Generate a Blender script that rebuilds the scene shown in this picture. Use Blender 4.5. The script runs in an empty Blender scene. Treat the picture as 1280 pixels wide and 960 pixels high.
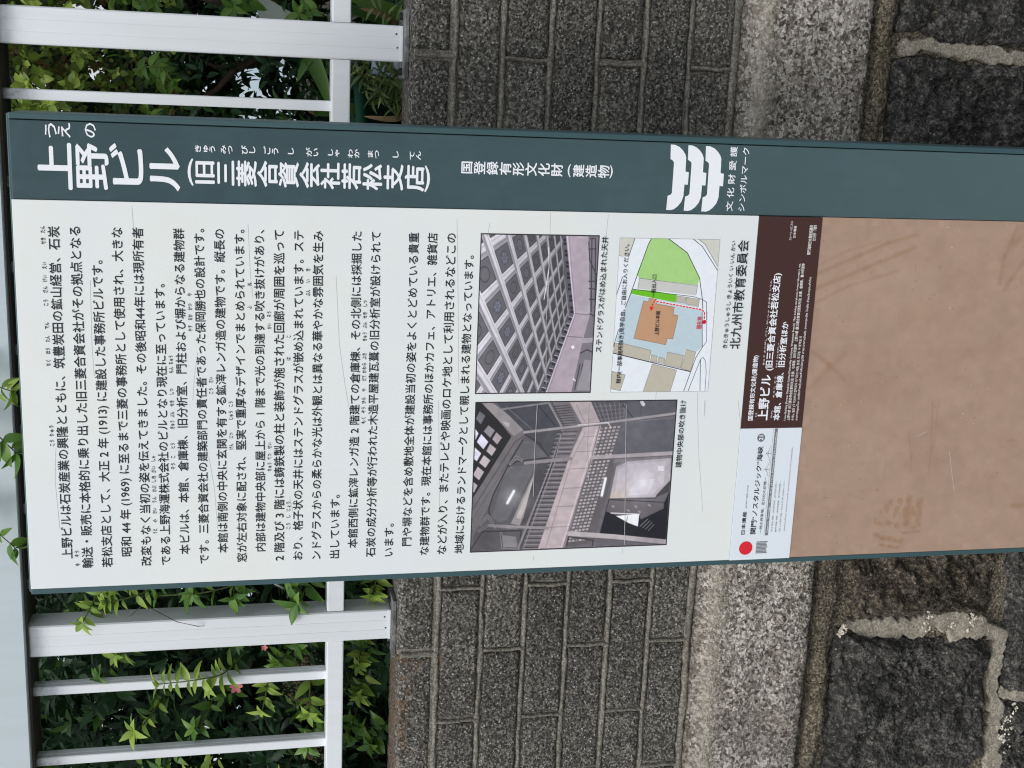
import bpy, bmesh, math, random
import numpy as np
from mathutils import Vector, Matrix, noise
random.seed(7); rng=np.random.default_rng(7)
scene=bpy.context.scene
R=math.radians
COL=scene.collection

# ------------------------------------------------------------------ camera
cam_data=bpy.data.cameras.new("camera"); cam=bpy.data.objects.new("camera",cam_data); COL.objects.link(cam)
cam_data.sensor_width=36.0; cam_data.lens=1551.2/1280*36.0; cam_data.clip_start=0.02; cam_data.clip_end=3000
cam.matrix_world=Matrix((( 0.0423, 0.9725, 0.2292, 0.0),
                         (-0.2130, 0.2329,-0.9489,-1.9),
                         (-0.9761,-0.0087, 0.2169, 1.5),
                         (0,0,0,1)))
cam.matrix_world=Matrix.Translation((0,-1.9,1.5))@cam.matrix_world.to_quaternion().normalized().to_matrix().to_4x4()
scene.camera=cam

# ------------------------------------------------------------------ sky, sun, exposure (bright overcast)
SUN_EL=R(52); SUN_AZ_VEC=Vector((-0.45,-0.9,0)).normalized()   # where the light comes from: behind the viewer, a little left
world=bpy.data.worlds.new("World"); scene.world=world; world.use_nodes=True
nt=world.node_tree; nt.nodes.clear()
wo=nt.nodes.new("ShaderNodeOutputWorld"); bg=nt.nodes.new("ShaderNodeBackground"); sky=nt.nodes.new("ShaderNodeTexSky")
sky.sky_type='NISHITA'; sky.sun_disc=False; sky.sun_elevation=SUN_EL
sky.sun_rotation=math.atan2(SUN_AZ_VEC.x,SUN_AZ_VEC.y); sky.dust_density=3.0; sky.air_density=1.0
cl=nt.nodes.new("ShaderNodeTexNoise"); cl.inputs['Scale'].default_value=2.2; cl.inputs['Detail'].default_value=5
tc=nt.nodes.new("ShaderNodeTexCoord"); nt.links.new(tc.outputs['Generated'],cl.inputs['Vector'])
cr=nt.nodes.new("ShaderNodeValToRGB"); cr.color_ramp.elements[0].position=.25; cr.color_ramp.elements[0].color=(.6,.6,.6,1)
cr.color_ramp.elements[1].position=.6; cr.color_ramp.elements[1].color=(.95,.95,.95,1)
nt.links.new(cl.outputs['Fac'],cr.inputs['Fac'])
mx=nt.nodes.new("ShaderNodeMix"); mx.data_type='RGBA'; mx.inputs[7].default_value=(8.6,9.2,9.9,1)
nt.links.new(cr.outputs['Color'],mx.inputs[0]); nt.links.new(sky.outputs['Color'],mx.inputs[6])
nt.links.new(mx.outputs[2],bg.inputs['Color']); bg.inputs['Strength'].default_value=0.1
nt.links.new(bg.outputs[0],wo.inputs[0])
sl=bpy.data.lights.new("sun","SUN"); sl.energy=1.4; sl.angle=R(24); sl.color=(1.0,.965,.92)
sun=bpy.data.objects.new("sun",sl); COL.objects.link(sun)
sdir=Vector((SUN_AZ_VEC.x*math.cos(SUN_EL),SUN_AZ_VEC.y*math.cos(SUN_EL),math.sin(SUN_EL)))
sun.rotation_euler=sdir.to_track_quat('Z','Y').to_euler(); sun.location=sdir*6
scene.view_settings.view_transform='Standard'; scene.view_settings.look='None'
scene.view_settings.exposure=0.36; scene.view_settings.gamma=1.0; scene.view_settings.use_curve_mapping=False
scene.cycles.filter_width=1.15; scene.cycles.max_bounces=8; scene.cycles.transparent_max_bounces=8

# ------------------------------------------------------------------ helpers
def srgb(r,g,b):
    f=lambda c:(c/255/12.92) if c/255<=.04045 else ((c/255+.055)/1.055)**2.4
    return (f(r),f(g),f(b),1)
def props(o,label=None,cat=None,group=None,kind=None):
    if label:o['label']=label
    if cat:o['category']=cat
    if group:o['group']=group
    if kind:o['kind']=kind
    return o
def mesh_obj(name,verts,faces,mat,parent=None,base=None,smooth=False,uvs=None):
    """one mesh object from world-space verts; children keep the frame of the thing's base"""
    if parent is not None and base is None: base=parent.get('_base',(0,0,0))
    b=Vector(base) if base is not None else Vector((0,0,0))
    me=bpy.data.meshes.new(name)
    me.from_pydata([tuple(Vector(v)-b) for v in verts],[],faces)
    if smooth: me.polygons.foreach_set('use_smooth',[True]*len(me.polygons))
    if uvs is not None:
        uv=me.uv_layers.new(name='UVMap')
        uv.data.foreach_set('uv',[c for p in me.polygons for vi in p.vertices for c in uvs[vi]])
    if mat: me.materials.append(mat)
    me.update()
    o=bpy.data.objects.new(name,me); COL.objects.link(o)
    if parent is not None: o.parent=parent; BASE[o.name]=tuple(b)
    else: o.location=b; BASE[o.name]=tuple(b)
    return o
BASE={}
def thing(name,label,cat,loc,group=None):
    o=bpy.data.objects.new(name,None); COL.objects.link(o); o.location=loc; o.empty_display_size=.05
    BASE[o.name]=tuple(loc); return props(o,label,cat,group)
def part(name,vf,mat,parent,smooth=False,uvs=None):
    return mesh_obj(name,vf[0],vf[1],mat,parent,BASE[parent.name],smooth,uvs)
def join(*vfs):
    V=[];F=[]
    for v,f in vfs:
        n=len(V); V+=list(v); F+=[tuple(i+n for i in q) for q in f]
    return V,F
def box(x0,x1,y0,y1,z0,z1,bev=0.0):
    bm=bmesh.new(); bmesh.ops.create_cube(bm,size=1)
    for v in bm.verts:
        v.co.x=x0 if v.co.x<0 else x1; v.co.y=y0 if v.co.y<0 else y1; v.co.z=z0 if v.co.z<0 else z1
    if bev: bmesh.ops.bevel(bm,geom=bm.edges[:],offset=bev,segments=2,affect='EDGES',profile=.6)
    bm.verts.index_update()
    r=([v.co.copy() for v in bm.verts],[tuple(v.index for v in f.verts) for f in bm.faces]); bm.free(); return r
def extrude(profile,axis,a,b):
    """profile: list of 2-D points; axis 'z': (x,y) swept z a..b ; axis 'x': (y,z) swept x a..b ; 'y': (x,z)"""
    n=len(profile); V=[]
    for t in (a,b):
        for p,q in profile:
            V.append({'z':(p,q,t),'x':(t,p,q),'y':(p,t,q)}[axis])
    F=[(i,(i+1)%n,n+(i+1)%n,n+i) for i in range(n)]+[tuple(range(n))[::-1],tuple(range(n,2*n))]
    return V,F
def tube(pts,rad,k=6):
    pts=[Vector(p) for p in pts]; V=[];F=[]
    for i,p in enumerate(pts):
        d=(pts[min(i+1,len(pts)-1)]-pts[max(i-1,0)]).normalized()
        s=d.cross(Vector((0,0,1)) if abs(d.z)<.9 else Vector((1,0,0))).normalized(); t=d.cross(s)
        r=rad[i] if isinstance(rad,(list,tuple)) else rad
        for j in range(k):
            a=2*math.pi*j/k; V.append(p+(s*math.cos(a)+t*math.sin(a))*r)
    for i in range(len(pts)-1):
        for j in range(k): F.append((i*k+j,i*k+(j+1)%k,(i+1)*k+(j+1)%k,(i+1)*k+j))
    F.append(tuple(range(k))[::-1]); F.append(tuple(range((len(pts)-1)*k,len(pts)*k)))
    return V,F
def ribbon(pts,w,y):
    """flat line of width w on the sign plane; pts (x,z)"""
    V=[];F=[]
    for i,(x,z) in enumerate(pts):
        a=Vector(pts[max(i-1,0)]); b=Vector(pts[min(i+1,len(pts)-1)]); d=(b-a).normalized(); n=Vector((-d.y,d.x))*w/2
        V+= [(x+n.x,y,z+n.y),(x-n.x,y,z-n.y)]
    for i in range(len(pts)-1): F.append((2*i,2*i+1,2*i+3,2*i+2))
    return V,F

# ------------------------------------------------------------------ node helpers
def newmat(name):
    m=bpy.data.materials.new(name); m.use_nodes=True; t=m.node_tree
    return m,t,t.nodes['Principled BSDF']
def nd(t,typ,**kw):
    n=t.nodes.new(typ)
    for k,v in kw.items():
        if k in n.inputs: n.inputs[k].default_value=v
        else: setattr(n,k,v)
    return n
def pos(t): return nd(t,'ShaderNodeNewGeometry').outputs['Position']
def nz(t,vec,scale,detail=3,rough=.55,dist=0.0):
    n=nd(t,'ShaderNodeTexNoise',Scale=scale,Detail=detail,Roughness=rough,Distortion=dist); t.links.new(vec,n.inputs['Vector']); return n.outputs['Fac']
def stretch(t,vec,s):
    n=nd(t,'ShaderNodeMapping'); n.inputs['Scale'].default_value=s; t.links.new(vec,n.inputs['Vector']); return n.outputs[0]
def ramp(t,fac,stops,interp='LINEAR'):
    n=nd(t,'ShaderNodeValToRGB'); r=n.color_ramp; r.interpolation=interp
    while len(r.elements)<len(stops): r.elements.new(.5)
    for e,(p,c) in zip(r.elements,stops):
        e.position=p; e.color=c if len(c)==4 else (*c,1)
    t.links.new(fac,n.inputs['Fac']); return n.outputs['Color']
def g(v): return (v,v,v,1)
def mixc(t,fac,a,b,mode='MIX'):
    n=nd(t,'ShaderNodeMix',data_type='RGBA',blend_type=mode)
    for s,x in ((0,fac),(6,a),(7,b)):
        if isinstance(x,(int,float,tuple)): n.inputs[s].default_value=x
        else: t.links.new(x,n.inputs[s])
    return n.outputs[2]
def mth(t,op,a,b=0.5):
    n=nd(t,'ShaderNodeMath',operation=op)
    for s,x in ((0,a),(1,b)):
        if isinstance(x,(int,float)): n.inputs[s].default_value=x
        else: t.links.new(x,n.inputs[s])
    return n.outputs[0]
def bump(t,b,h,strength,dist):
    n=nd(t,'ShaderNodeBump',Strength=strength,Distance=dist); t.links.new(h,n.inputs['Height']); t.links.new(n.outputs[0],b.inputs['Normal'])
def plain(name,col,rough=.6,spec=.4,metal=0):
    m,t,b=newmat(name); b.inputs['Base Color'].default_value=col; b.inputs['Roughness'].default_value=rough
    b.inputs['Specular IOR Level'].default_value=spec; b.inputs['Metallic'].default_value=metal; return m
def granular(name,dark,mid,light,scale,speck=.3,bumpd=.004,patch=2.5,speckcol=None,bs=1.0,extra=None,wf=.55,wc=.2,wr=.25,warp=1.6):
    """broken stone or slag: coarse grains, pale specks, slow patches"""
    m,t,b=newmat(name); p=pos(t)
    fine=nz(t,p,scale*1.3,5,.75); coarse=nz(t,p,scale*.3,3,.6,.4); slow=nz(t,p,patch,3)
    wv=nd(t,'ShaderNodeVectorMath',operation='ADD'); wn=nd(t,'ShaderNodeTexNoise',Scale=scale*.9,Detail=2.0); t.links.new(p,wn.inputs['Vector'])
    wm=nd(t,'ShaderNodeVectorMath',operation='SCALE'); wm.inputs['Scale'].default_value=warp/scale; t.links.new(wn.outputs['Color'],wm.inputs[0]); t.links.new(p,wv.inputs[0]); t.links.new(wm.outputs[0],wv.inputs[1])
    v=nd(t,'ShaderNodeTexVoronoi',Scale=scale*.85,Randomness=1.0); t.links.new(wv.outputs[0],v.inputs['Vector'])
    vc=nd(t,'ShaderNodeSeparateColor'); t.links.new(v.outputs['Color'],vc.inputs[0]); cellr=vc.outputs[1]
    s=mth(t,'ADD',mth(t,'ADD',mth(t,'MULTIPLY',fine,wf),mth(t,'MULTIPLY',coarse,wc)),mth(t,'MULTIPLY',cellr,wr))
    c=ramp(t,s,[(.34,dark),(.5,mid),(.66,light)])
    c=mixc(t,1.0,c,ramp(t,slow,[(.3,g(.74)),(.7,g(1.2))]),'MULTIPLY')
    sp=ramp(t,v.outputs['Distance'],[(.0,g(1)),(.35,g(1)),(.5,g(0))])
    pick=mth(t,'GREATER_THAN',vc.outputs[0],1-speck*.35)
    c=mixc(t,mth(t,'MULTIPLY',mth(t,'MULTIPLY',sp,pick),.7),c,speckcol or light)
    if extra: c=extra(t,p,c)
    t.links.new(c,b.inputs['Base Color']); b.inputs['Roughness'].default_value=.92; b.inputs['Specular IOR Level'].default_value=.25
    v2=nd(t,'ShaderNodeTexVoronoi',Scale=scale*.5); t.links.new(wv.outputs[0],v2.inputs['Vector'])
    h=mth(t,'ADD',mth(t,'MULTIPLY',s,1.2),mth(t,'MULTIPLY',v2.outputs['Distance'],.7))
    bump(t,b,h,bs,bumpd); return m

# --- masonry
def brick_stain(t,p,c):
    sx=nd(t,'ShaderNodeSeparateXYZ'); t.links.new(p,sx.inputs[0])
    n=nz(t,p,28,4,.65,.6)
    # rusty lichen near the left end of the top course, running along the wall's upper edge
    zf=mth(t,'SUBTRACT',1,mth(t,'MULTIPLY',mth(t,'ABSOLUTE',mth(t,'SUBTRACT',sx.outputs['Z'],1.236)),42))
    xf=mth(t,'LESS_THAN',sx.outputs['X'],-.93)
    top=mth(t,'MULTIPLY',mth(t,'MAXIMUM',zf,0),xf)
    zj=mth(t,'SUBTRACT',1,mth(t,'MULTIPLY',mth(t,'ABSOLUTE',mth(t,'SUBTRACT',sx.outputs['X'],-.935)),38))
    zz=mth(t,'GREATER_THAN',sx.outputs['Z'],1.165)
    jn=mth(t,'MULTIPLY',mth(t,'MAXIMUM',zj,0),zz)
    f=mth(t,'MULTIPLY',mth(t,'MAXIMUM',top,jn),ramp(t,n,[(.46,g(0)),(.56,g(1))]))
    return mixc(t,mth(t,'MULTIPLY',f,.62),c,srgb(128,96,62))
m_brick=granular('slag_brick',srgb(48,46,43),srgb(92,89,83),srgb(160,155,146),360,.22,.006,3.0,srgb(220,216,208),1.0,brick_stain,.58,.17,.25,1.0)
m_brick2=granular('slag_brick_pale',srgb(54,52,48),srgb(104,100,93),srgb(170,165,155),340,.26,.006,3.5,srgb(225,220,212),1.0,brick_stain,.58,.17,.25,1.0)
m_mortar=granular('grey_mortar',srgb(84,80,73),srgb(120,115,106),srgb(156,150,139),420,.1,.0014,6,srgb(165,160,150),.7)
def ledge_grime_arris_light(t,p,c):
    # grey-brown grime lying on the sloped ledge, ragged towards the arris; top-lit arris highlight put into the colour
    sx=nd(t,'ShaderNodeSeparateXYZ'); t.links.new(p,sx.inputs[0]); n=nz(t,p,40,4,.7)
    z=mth(t,'ADD',sx.outputs['Z'],mth(t,'MULTIPLY',mth(t,'SUBTRACT',n,.5),.03))
    f=ramp(t,mth(t,'MULTIPLY',mth(t,'SUBTRACT',z,.66),10),[(.50,g(0)),(.66,g(1))])
    c=mixc(t,mth(t,'MULTIPLY',f,.72),c,srgb(92,84,72))
    low=ramp(t,nz(t,p,7,3,.6),[(.42,g(0)),(.7,g(.35))])
    c=mixc(t,low,c,srgb(112,102,90))
    # painted highlight: arris coloured paler, as lit from above
    ar=ramp(t,mth(t,'MULTIPLY',mth(t,'ABSOLUTE',mth(t,'SUBTRACT',z,.691)),40),[(.1,g(.5)),(1.0,g(0))])
    return mixc(t,ar,c,srgb(206,196,178))
m_granite=granular('granite_coping',srgb(78,70,63),srgb(166,156,145),srgb(240,232,221),240,.5,.009,4,srgb(250,248,242),1.0,ledge_grime_arris_light,.5,.2,.30,2.4)
m_bed=granular('brown_bedding_mortar',srgb(48,44,38),srgb(114,105,90),srgb(190,178,154),340,.15,.006,7,srgb(190,180,160),1.0,None,.6,.2,.2,1.0)
m_stone=granular('dark_rubble_stone',srgb(28,28,28),srgb(80,78,75),srgb(172,166,157),260,.06,.014,9,srgb(190,185,175),1.0,None,.5,.42,.08,.8)
m_stoneb=granular('brown_rubble_stone',srgb(30,28,25),srgb(88,80,70),srgb(180,166,143),240,.08,.014,9,srgb(200,190,170),1.0,None,.5,.42,.08,.8)
m_pale=granular('pale_joint_mortar',srgb(118,112,100),srgb(148,141,127),srgb(182,173,157),420,.1,.0012,9,srgb(225,220,205),.7)
m_white=granular('white_lime_deposit',srgb(160,150,130),srgb(200,192,175),srgb(235,230,220),300,.3,.002,9,srgb(245,240,230),.6)
# --- aluminium fence
def fence_mat(name,col,dirt):
    m,t,b=newmat(name); p=pos(t)
    sx=nd(t,'ShaderNodeSeparateXYZ'); t.links.new(p,sx.inputs[0])
    n=nz(t,p,60,4,.7); n2=nz(t,stretch(t,p,(60,60,4)),1.0,3)
    c=mixc(t,mth(t,'MULTIPLY',ramp(t,n2,[(.35,g(1)),(.65,g(0))]),.22),col,tuple(x*.8 for x in col[:3])+(1,))
    h=mth(t,'MAXIMUM',mth(t,'SUBTRACT',1,mth(t,'MULTIPLY',mth(t,'ABSOLUTE',mth(t,'SUBTRACT',sx.outputs['Z'],1.828)),20)),0)
    f=mth(t,'MULTIPLY',h,ramp(t,n,[(.38,g(0)),(.62,g(1))]))
    c=mixc(t,mth(t,'MULTIPLY',f,dirt),c,srgb(92,88,84))
    sp=nz(t,p,300,2); c=mixc(t,ramp(t,sp,[(.76,g(0)),(.8,g(.6))]),c,srgb(96,96,96))
    t.links.new(c,b.inputs['Base Color']); b.inputs['Roughness'].default_value=.42; b.inputs['Specular IOR Level'].default_value=.5
    bump(t,b,nz(t,p,900,1),.12,.0003); return m
m_fence=fence_mat('white_aluminium',srgb(226,229,231),.75); m_post=fence_mat('white_post_aluminium',srgb(226,229,231),.2)
m_rail=fence_mat('top_rail_aluminium',srgb(190,200,203),.0)
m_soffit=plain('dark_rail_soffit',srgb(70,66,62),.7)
m_plate=granular('galvanised_plate',srgb(78,78,78),srgb(104,104,103),srgb(130,130,128),90,.0,.0004,12,None,.3)
m_screw=plain('dark_screw',srgb(50,50,52),.5,.5,.6)
# --- sign
def sign_green():
    m,t,b=newmat('green_sign_enamel'); p=pos(t)
    sx=nd(t,'ShaderNodeSeparateXYZ'); t.links.new(p,sx.inputs[0])
    sm=nz(t,p,14,4,.6,.8); sm2=nz(t,stretch(t,p,(40,1,9)),1.2,3,.6,.5); fi=nz(t,p,700,2)
    c=mixc(t,ramp(t,sm,[(.45,g(0)),(.72,g(.55))]),srgb(41,66,72),srgb(57,84,90))
    c=mixc(t,ramp(t,sm2,[(.53,g(0)),(.62,g(.5))]),c,srgb(38,62,68))
    # green turns paler and greyer lower down the panel
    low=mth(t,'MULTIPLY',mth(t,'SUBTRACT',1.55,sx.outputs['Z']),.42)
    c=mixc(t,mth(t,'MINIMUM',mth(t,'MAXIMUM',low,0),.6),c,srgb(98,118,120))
    c=mixc(t,mth(t,'MULTIPLY',fi,.12),c,srgb(120,135,135))
    t.links.new(c,b.inputs['Base Color']); b.inputs['Roughness'].default_value=.5; b.inputs['Specular IOR Level'].default_value=.4
    bump(t,b,fi,.08,.0002); return m
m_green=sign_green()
m_edge=plain('green_sign_edge',srgb(60,86,90),.45)
m_groove=plain('dark_groove',srgb(18,24,28),.8)
def white_sheet():
    m,t,b=newmat('white_printed_sheet'); p=pos(t)
    n=nz(t,p,5,3); n2=nz(t,p,900,2)
    sx=nd(t,'ShaderNodeSeparateXYZ'); t.links.new(p,sx.inputs[0])
    c=mixc(t,ramp(t,n,[(.35,g(0)),(.7,g(1))]),srgb(228,232,232),srgb(233,234,229))
    c=mixc(t,mth(t,'MULTIPLY',n2,.03),c,srgb(180,185,185))
    yl=mth(t,'MULTIPLY',ramp(t,nz(t,p,18,3),[(.5,g(0)),(.75,g(1))]),.12)
    c=mixc(t,yl,c,srgb(226,222,190))
    t.links.new(c,b.inputs['Base Color']); b.inputs['Roughness'].default_value=.45; b.inputs['Specular IOR Level'].default_value=.35; return m
m_sheet=white_sheet()
m_sticker=plain('white_sticker_film',srgb(226,232,238),.35)
m_maroon=plain('maroon_sticker_film',srgb(70,46,43),.45)
m_ink=plain('black_ink',srgb(30,32,42),.5); m_inkgrey=plain('grey_ink',srgb(116,118,122),.5); m_inkwhite=plain('white_lettering_film',srgb(240,242,246),.45)
m_inkruby=plain('grey_black_ink',srgb(52,54,64),.5); m_red=plain('red_ink',srgb(222,40,56),.45); m_crack=plain('hairline_crack_grey',srgb(186,189,187),.7); m_scuff=plain('pale_scuff',srgb(196,188,190),.6)
m_inkdim=plain('dim_white_ink',srgb(226,220,218),.5)

# ------------------------------------------------------------------ measured layout of the print (metres)
BODY=[('上野ビルは石炭産業の興隆とともに、筑豊炭田の鉱山経営、石炭', -0.5945, -0.1773, 1.7089), ('輸送・販売に本格的に乗り出した旧三菱合資会社がその拠点となる', -0.6082, -0.1773, 1.6851), ('若松支店として、大正 2 年 (1913) に建設した事務所ビルです。', -0.6082, -0.2171, 1.6613), ('昭和 44 年 (1969) に至るまで三菱の事務所として使用され、大きな', -0.5945, -0.1773, 1.6375), ('改変もなく当初の姿を伝えてきました。その後昭和44年には現所有者', -0.6082, -0.1773, 1.6137), ('である上野海運株式会社のビルとなり現在に至っています。', -0.6082, -0.245, 1.5899), ('本ビルは、本館、倉庫棟、旧分析室、門柱および塀からなる建物群', -0.5945, -0.1773, 1.5661), ('です。三菱合資会社の建築部門の責任者であった保岡勝也の設計です。', -0.6082, -0.1773, 1.5423), ('本館は南側の中央に玄関を有する鉱滓レンガ造の建物です。縦長の', -0.5945, -0.1773, 1.5185), ('窓が左右対象に配され、堅実で重厚なデザインでまとめられています。', -0.6082, -0.1773, 1.4947), ('内部は建物中央部に屋上から 1 階まで光の到達する吹き抜けがあり、', -0.5945, -0.1773, 1.4709), ('2 階及び 3 階には鋳鉄製の柱と装飾が施された回廊が周囲を巡って', -0.6082, -0.1773, 1.4471), ('おり、格子状の天井にはステンドグラスが嵌め込まれています。ステ', -0.6082, -0.1773, 1.4233), ('ンドグラスからの柔らかな光は外観とは異なる華やかな雰囲気を生み', -0.6082, -0.1773, 1.3995), ('出しています。', -0.6082, -0.5202, 1.3757), ('本館西側に鉱滓レンガ造 2 階建ての倉庫棟、その北側には採掘した', -0.5945, -0.1773, 1.3519), ('石炭の成分分析等が行われた木造平屋建瓦葺の旧分析室が設けられて', -0.6082, -0.1773, 1.3281), ('います。', -0.6082, -0.5623, 1.3043), ('門や塀などを含め敷地全体が建設当初の姿をよくとどめている貴重', -0.5945, -0.1773, 1.2805), ('な建物群です。現在本館には事務所のほかカフェ、アトリエ、雑貨店', -0.6082, -0.1773, 1.2567), ('などが入り、またテレビや映画のロケ地として利用されるなどこの', -0.6082, -0.1773, 1.2329), ('地域におけるランドマークとして親しまれる建物となっています。', -0.6082, -0.2051, 1.2091)]
RUBY=[('こう', -0.4473, -0.4391, 1.7212), ('りゅう', -0.4345, -0.4208, 1.7212), ('ちく', -0.3464, -0.3389, 1.7212), ('ほう', -0.3315, -0.3241, 1.7212), ('たん', -0.3167, -0.3093, 1.7212), ('でん', -0.301, -0.2926, 1.7212), ('こう', -0.2727, -0.2649, 1.7212), ('ざん', -0.2571, -0.2489, 1.7212), ('けい', -0.2436, -0.2359, 1.7212), ('えい', -0.2283, -0.2201, 1.7212), ('せき', -0.1991, -0.1911, 1.7212), ('たん', -0.1854, -0.1774, 1.7212), ('ゆ', -0.6046, -0.6014, 1.6974), ('そう', -0.5933, -0.5842, 1.6974), ('うえ', -0.5653, -0.5588, 1.6022), ('の', -0.5502, -0.5459, 1.6022), ('かい', -0.5384, -0.5315, 1.6022), ('うん', -0.524, -0.516, 1.6022), ('かぶ', -0.5097, -0.5012, 1.6022), ('しき', -0.497, -0.4885, 1.6022), ('がい', -0.4843, -0.4759, 1.6022), ('しゃ', -0.4696, -0.4623, 1.6022), ('そう', -0.4807, -0.4722, 1.5784), ('こ', -0.4659, -0.4628, 1.5784), ('とう', -0.4533, -0.446, 1.5784), ('きゅう', -0.4278, -0.4169, 1.5784), ('ぶん', -0.4127, -0.4055, 1.5784), ('せき', -0.3988, -0.3911, 1.5784), ('しつ', -0.3834, -0.3757, 1.5784), ('もん', -0.3563, -0.3482, 1.5784), ('ちゅう', -0.3451, -0.334, 1.5784), ('やす', -0.3038, -0.2958, 1.5546), ('おか', -0.2898, -0.2823, 1.5546), ('かつ', -0.2773, -0.2688, 1.5546), ('や', -0.2599, -0.2559, 1.5546), ('こう', -0.3834, -0.3757, 1.5308), ('さい', -0.369, -0.3618, 1.5308), ('けん', -0.4559, -0.4485, 1.507), ('じつ', -0.4411, -0.4337, 1.507), ('じゅう', -0.417, -0.4055, 1.507), ('こう', -0.4003, -0.393, 1.507), ('ふ', -0.2755, -0.2714, 1.4832), ('ぬ', -0.2464, -0.2424, 1.4832), ('ちゅう', -0.4858, -0.4745, 1.4594), ('てつ', -0.4707, -0.4622, 1.4594), ('せい', -0.4563, -0.4478, 1.4594), ('かい', -0.3007, -0.2936, 1.4594), ('ろう', -0.2855, -0.2784, 1.4594), ('こう', -0.5654, -0.5566, 1.4356), ('し', -0.5494, -0.5461, 1.4356), ('じょう', -0.5407, -0.5275, 1.4356), ('は', -0.3407, -0.3366, 1.4356), ('こ', -0.3119, -0.3089, 1.4356), ('ぶん', -0.2589, -0.2508, 1.4118), ('い', -0.2418, -0.2377, 1.4118), ('き', -0.2277, -0.2242, 1.4118), ('もく', -0.4249, -0.4163, 1.3404), ('ぞう', -0.411, -0.4024, 1.3404), ('ひら', -0.3982, -0.3897, 1.3404), ('や', -0.3822, -0.378, 1.3404), ('だて', -0.368, -0.3611, 1.3404), ('かわら', -0.358, -0.3443, 1.3404), ('ぶき', -0.3401, -0.3318, 1.3404), ('きゅう', -0.3161, -0.3047, 1.3404), ('ぶん', -0.2996, -0.2918, 1.3404), ('せき', -0.2872, -0.2789, 1.3404), ('しつ', -0.2717, -0.2635, 1.3404)]
TITLE=[('上', 1.7238, 1.6857, -0.1346, -0.0801), ('野', 1.6813, 1.6445, -0.1336, -0.0796), ('ビ', 1.6435, 1.6054, -0.127, -0.0784), ('ル', 1.5982, 1.5633, -0.1334, -0.0816)]
SUBTITLE=[('(', 1.5545, 1.5476, -0.126, -0.0938), ('旧', 1.5467, 1.5232, -0.1256, -0.0943), ('三', 1.5221, 1.4985, -0.1256, -0.0942), ('菱', 1.4975, 1.4736, -0.1256, -0.0941), ('合', 1.4726, 1.4486, -0.1256, -0.094), ('資', 1.4476, 1.4234, -0.1257, -0.0939), ('会', 1.4223, 1.398, -0.1257, -0.0938), ('社', 1.3969, 1.3734, -0.1257, -0.0937), ('若', 1.3713, 1.3476, -0.1257, -0.0936), ('松', 1.3456, 1.3217, -0.1257, -0.0935), ('支', 1.3196, 1.2955, -0.1257, -0.0934), ('店', 1.2934, 1.2692, -0.1258, -0.0933), (')', 1.2689, 1.2618, -0.1266, -0.094)]
REGISTER=[('国', 1.2233, 1.2085, -0.1029, -0.0866), ('登', 1.207, 1.192, -0.1029, -0.0866), ('録', 1.1905, 1.1755, -0.1029, -0.0865), ('有', 1.1739, 1.1589, -0.1029, -0.0865), ('形', 1.1573, 1.1422, -0.1029, -0.0864), ('文', 1.1406, 1.1254, -0.1029, -0.0864), ('化', 1.1238, 1.1086, -0.1029, -0.0864), ('財', 1.107, 1.0917, -0.1029, -0.0863), ('(', 1.0851, 1.0809, -0.1033, -0.0867), ('建', 1.0782, 1.0632, -0.103, -0.0868), ('造', 1.0616, 1.0465, -0.1029, -0.0867), ('物', 1.0449, 1.0297, -0.1029, -0.0867), (')', 1.0292, 1.025, -0.1033, -0.0866)]
RUBY_TITLE=[('う', 1.7142, 1.701, -0.0747, -0.0579), ('え', 1.7001, 1.6859, -0.0742, -0.0573), ('の', 1.67, 1.6575, -0.0733, -0.0563)]
RUBY_SUB=[('き', 1.5458, 1.5384, -0.0874, -0.0766), ('ゅ', 1.5375, 1.5301, -0.0874, -0.0766), ('う', 1.5292, 1.5217, -0.0875, -0.0766), ('み', 1.5161, 1.5091, -0.0875, -0.0766), ('つ', 1.5082, 1.5012, -0.0875, -0.0766), ('び', 1.4918, 1.4838, -0.0875, -0.0766), ('し', 1.4829, 1.4748, -0.0875, -0.0766), ('ご', 1.4654, 1.4569, -0.0875, -0.0766), ('う', 1.4559, 1.4474, -0.0875, -0.0766), ('し', 1.4369, 1.4292, -0.0875, -0.0766), ('が', 1.4148, 1.4076, -0.0876, -0.0766), ('い', 1.4067, 1.3994, -0.0876, -0.0766), ('し', 1.3888, 1.382, -0.0876, -0.0766), ('ゃ', 1.3811, 1.3743, -0.0876, -0.0765), ('わ', 1.3645, 1.3577, -0.0876, -0.0765), ('か', 1.3567, 1.3499, -0.0876, -0.0765), ('ま', 1.3401, 1.3332, -0.0877, -0.0765), ('つ', 1.3322, 1.3253, -0.0877, -0.0765), ('し', 1.3095, 1.3016, -0.0877, -0.0765), ('て', 1.2887, 1.2817, -0.0877, -0.0765), ('ん', 1.2807, 1.2737, -0.0877, -0.0765)]
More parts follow.
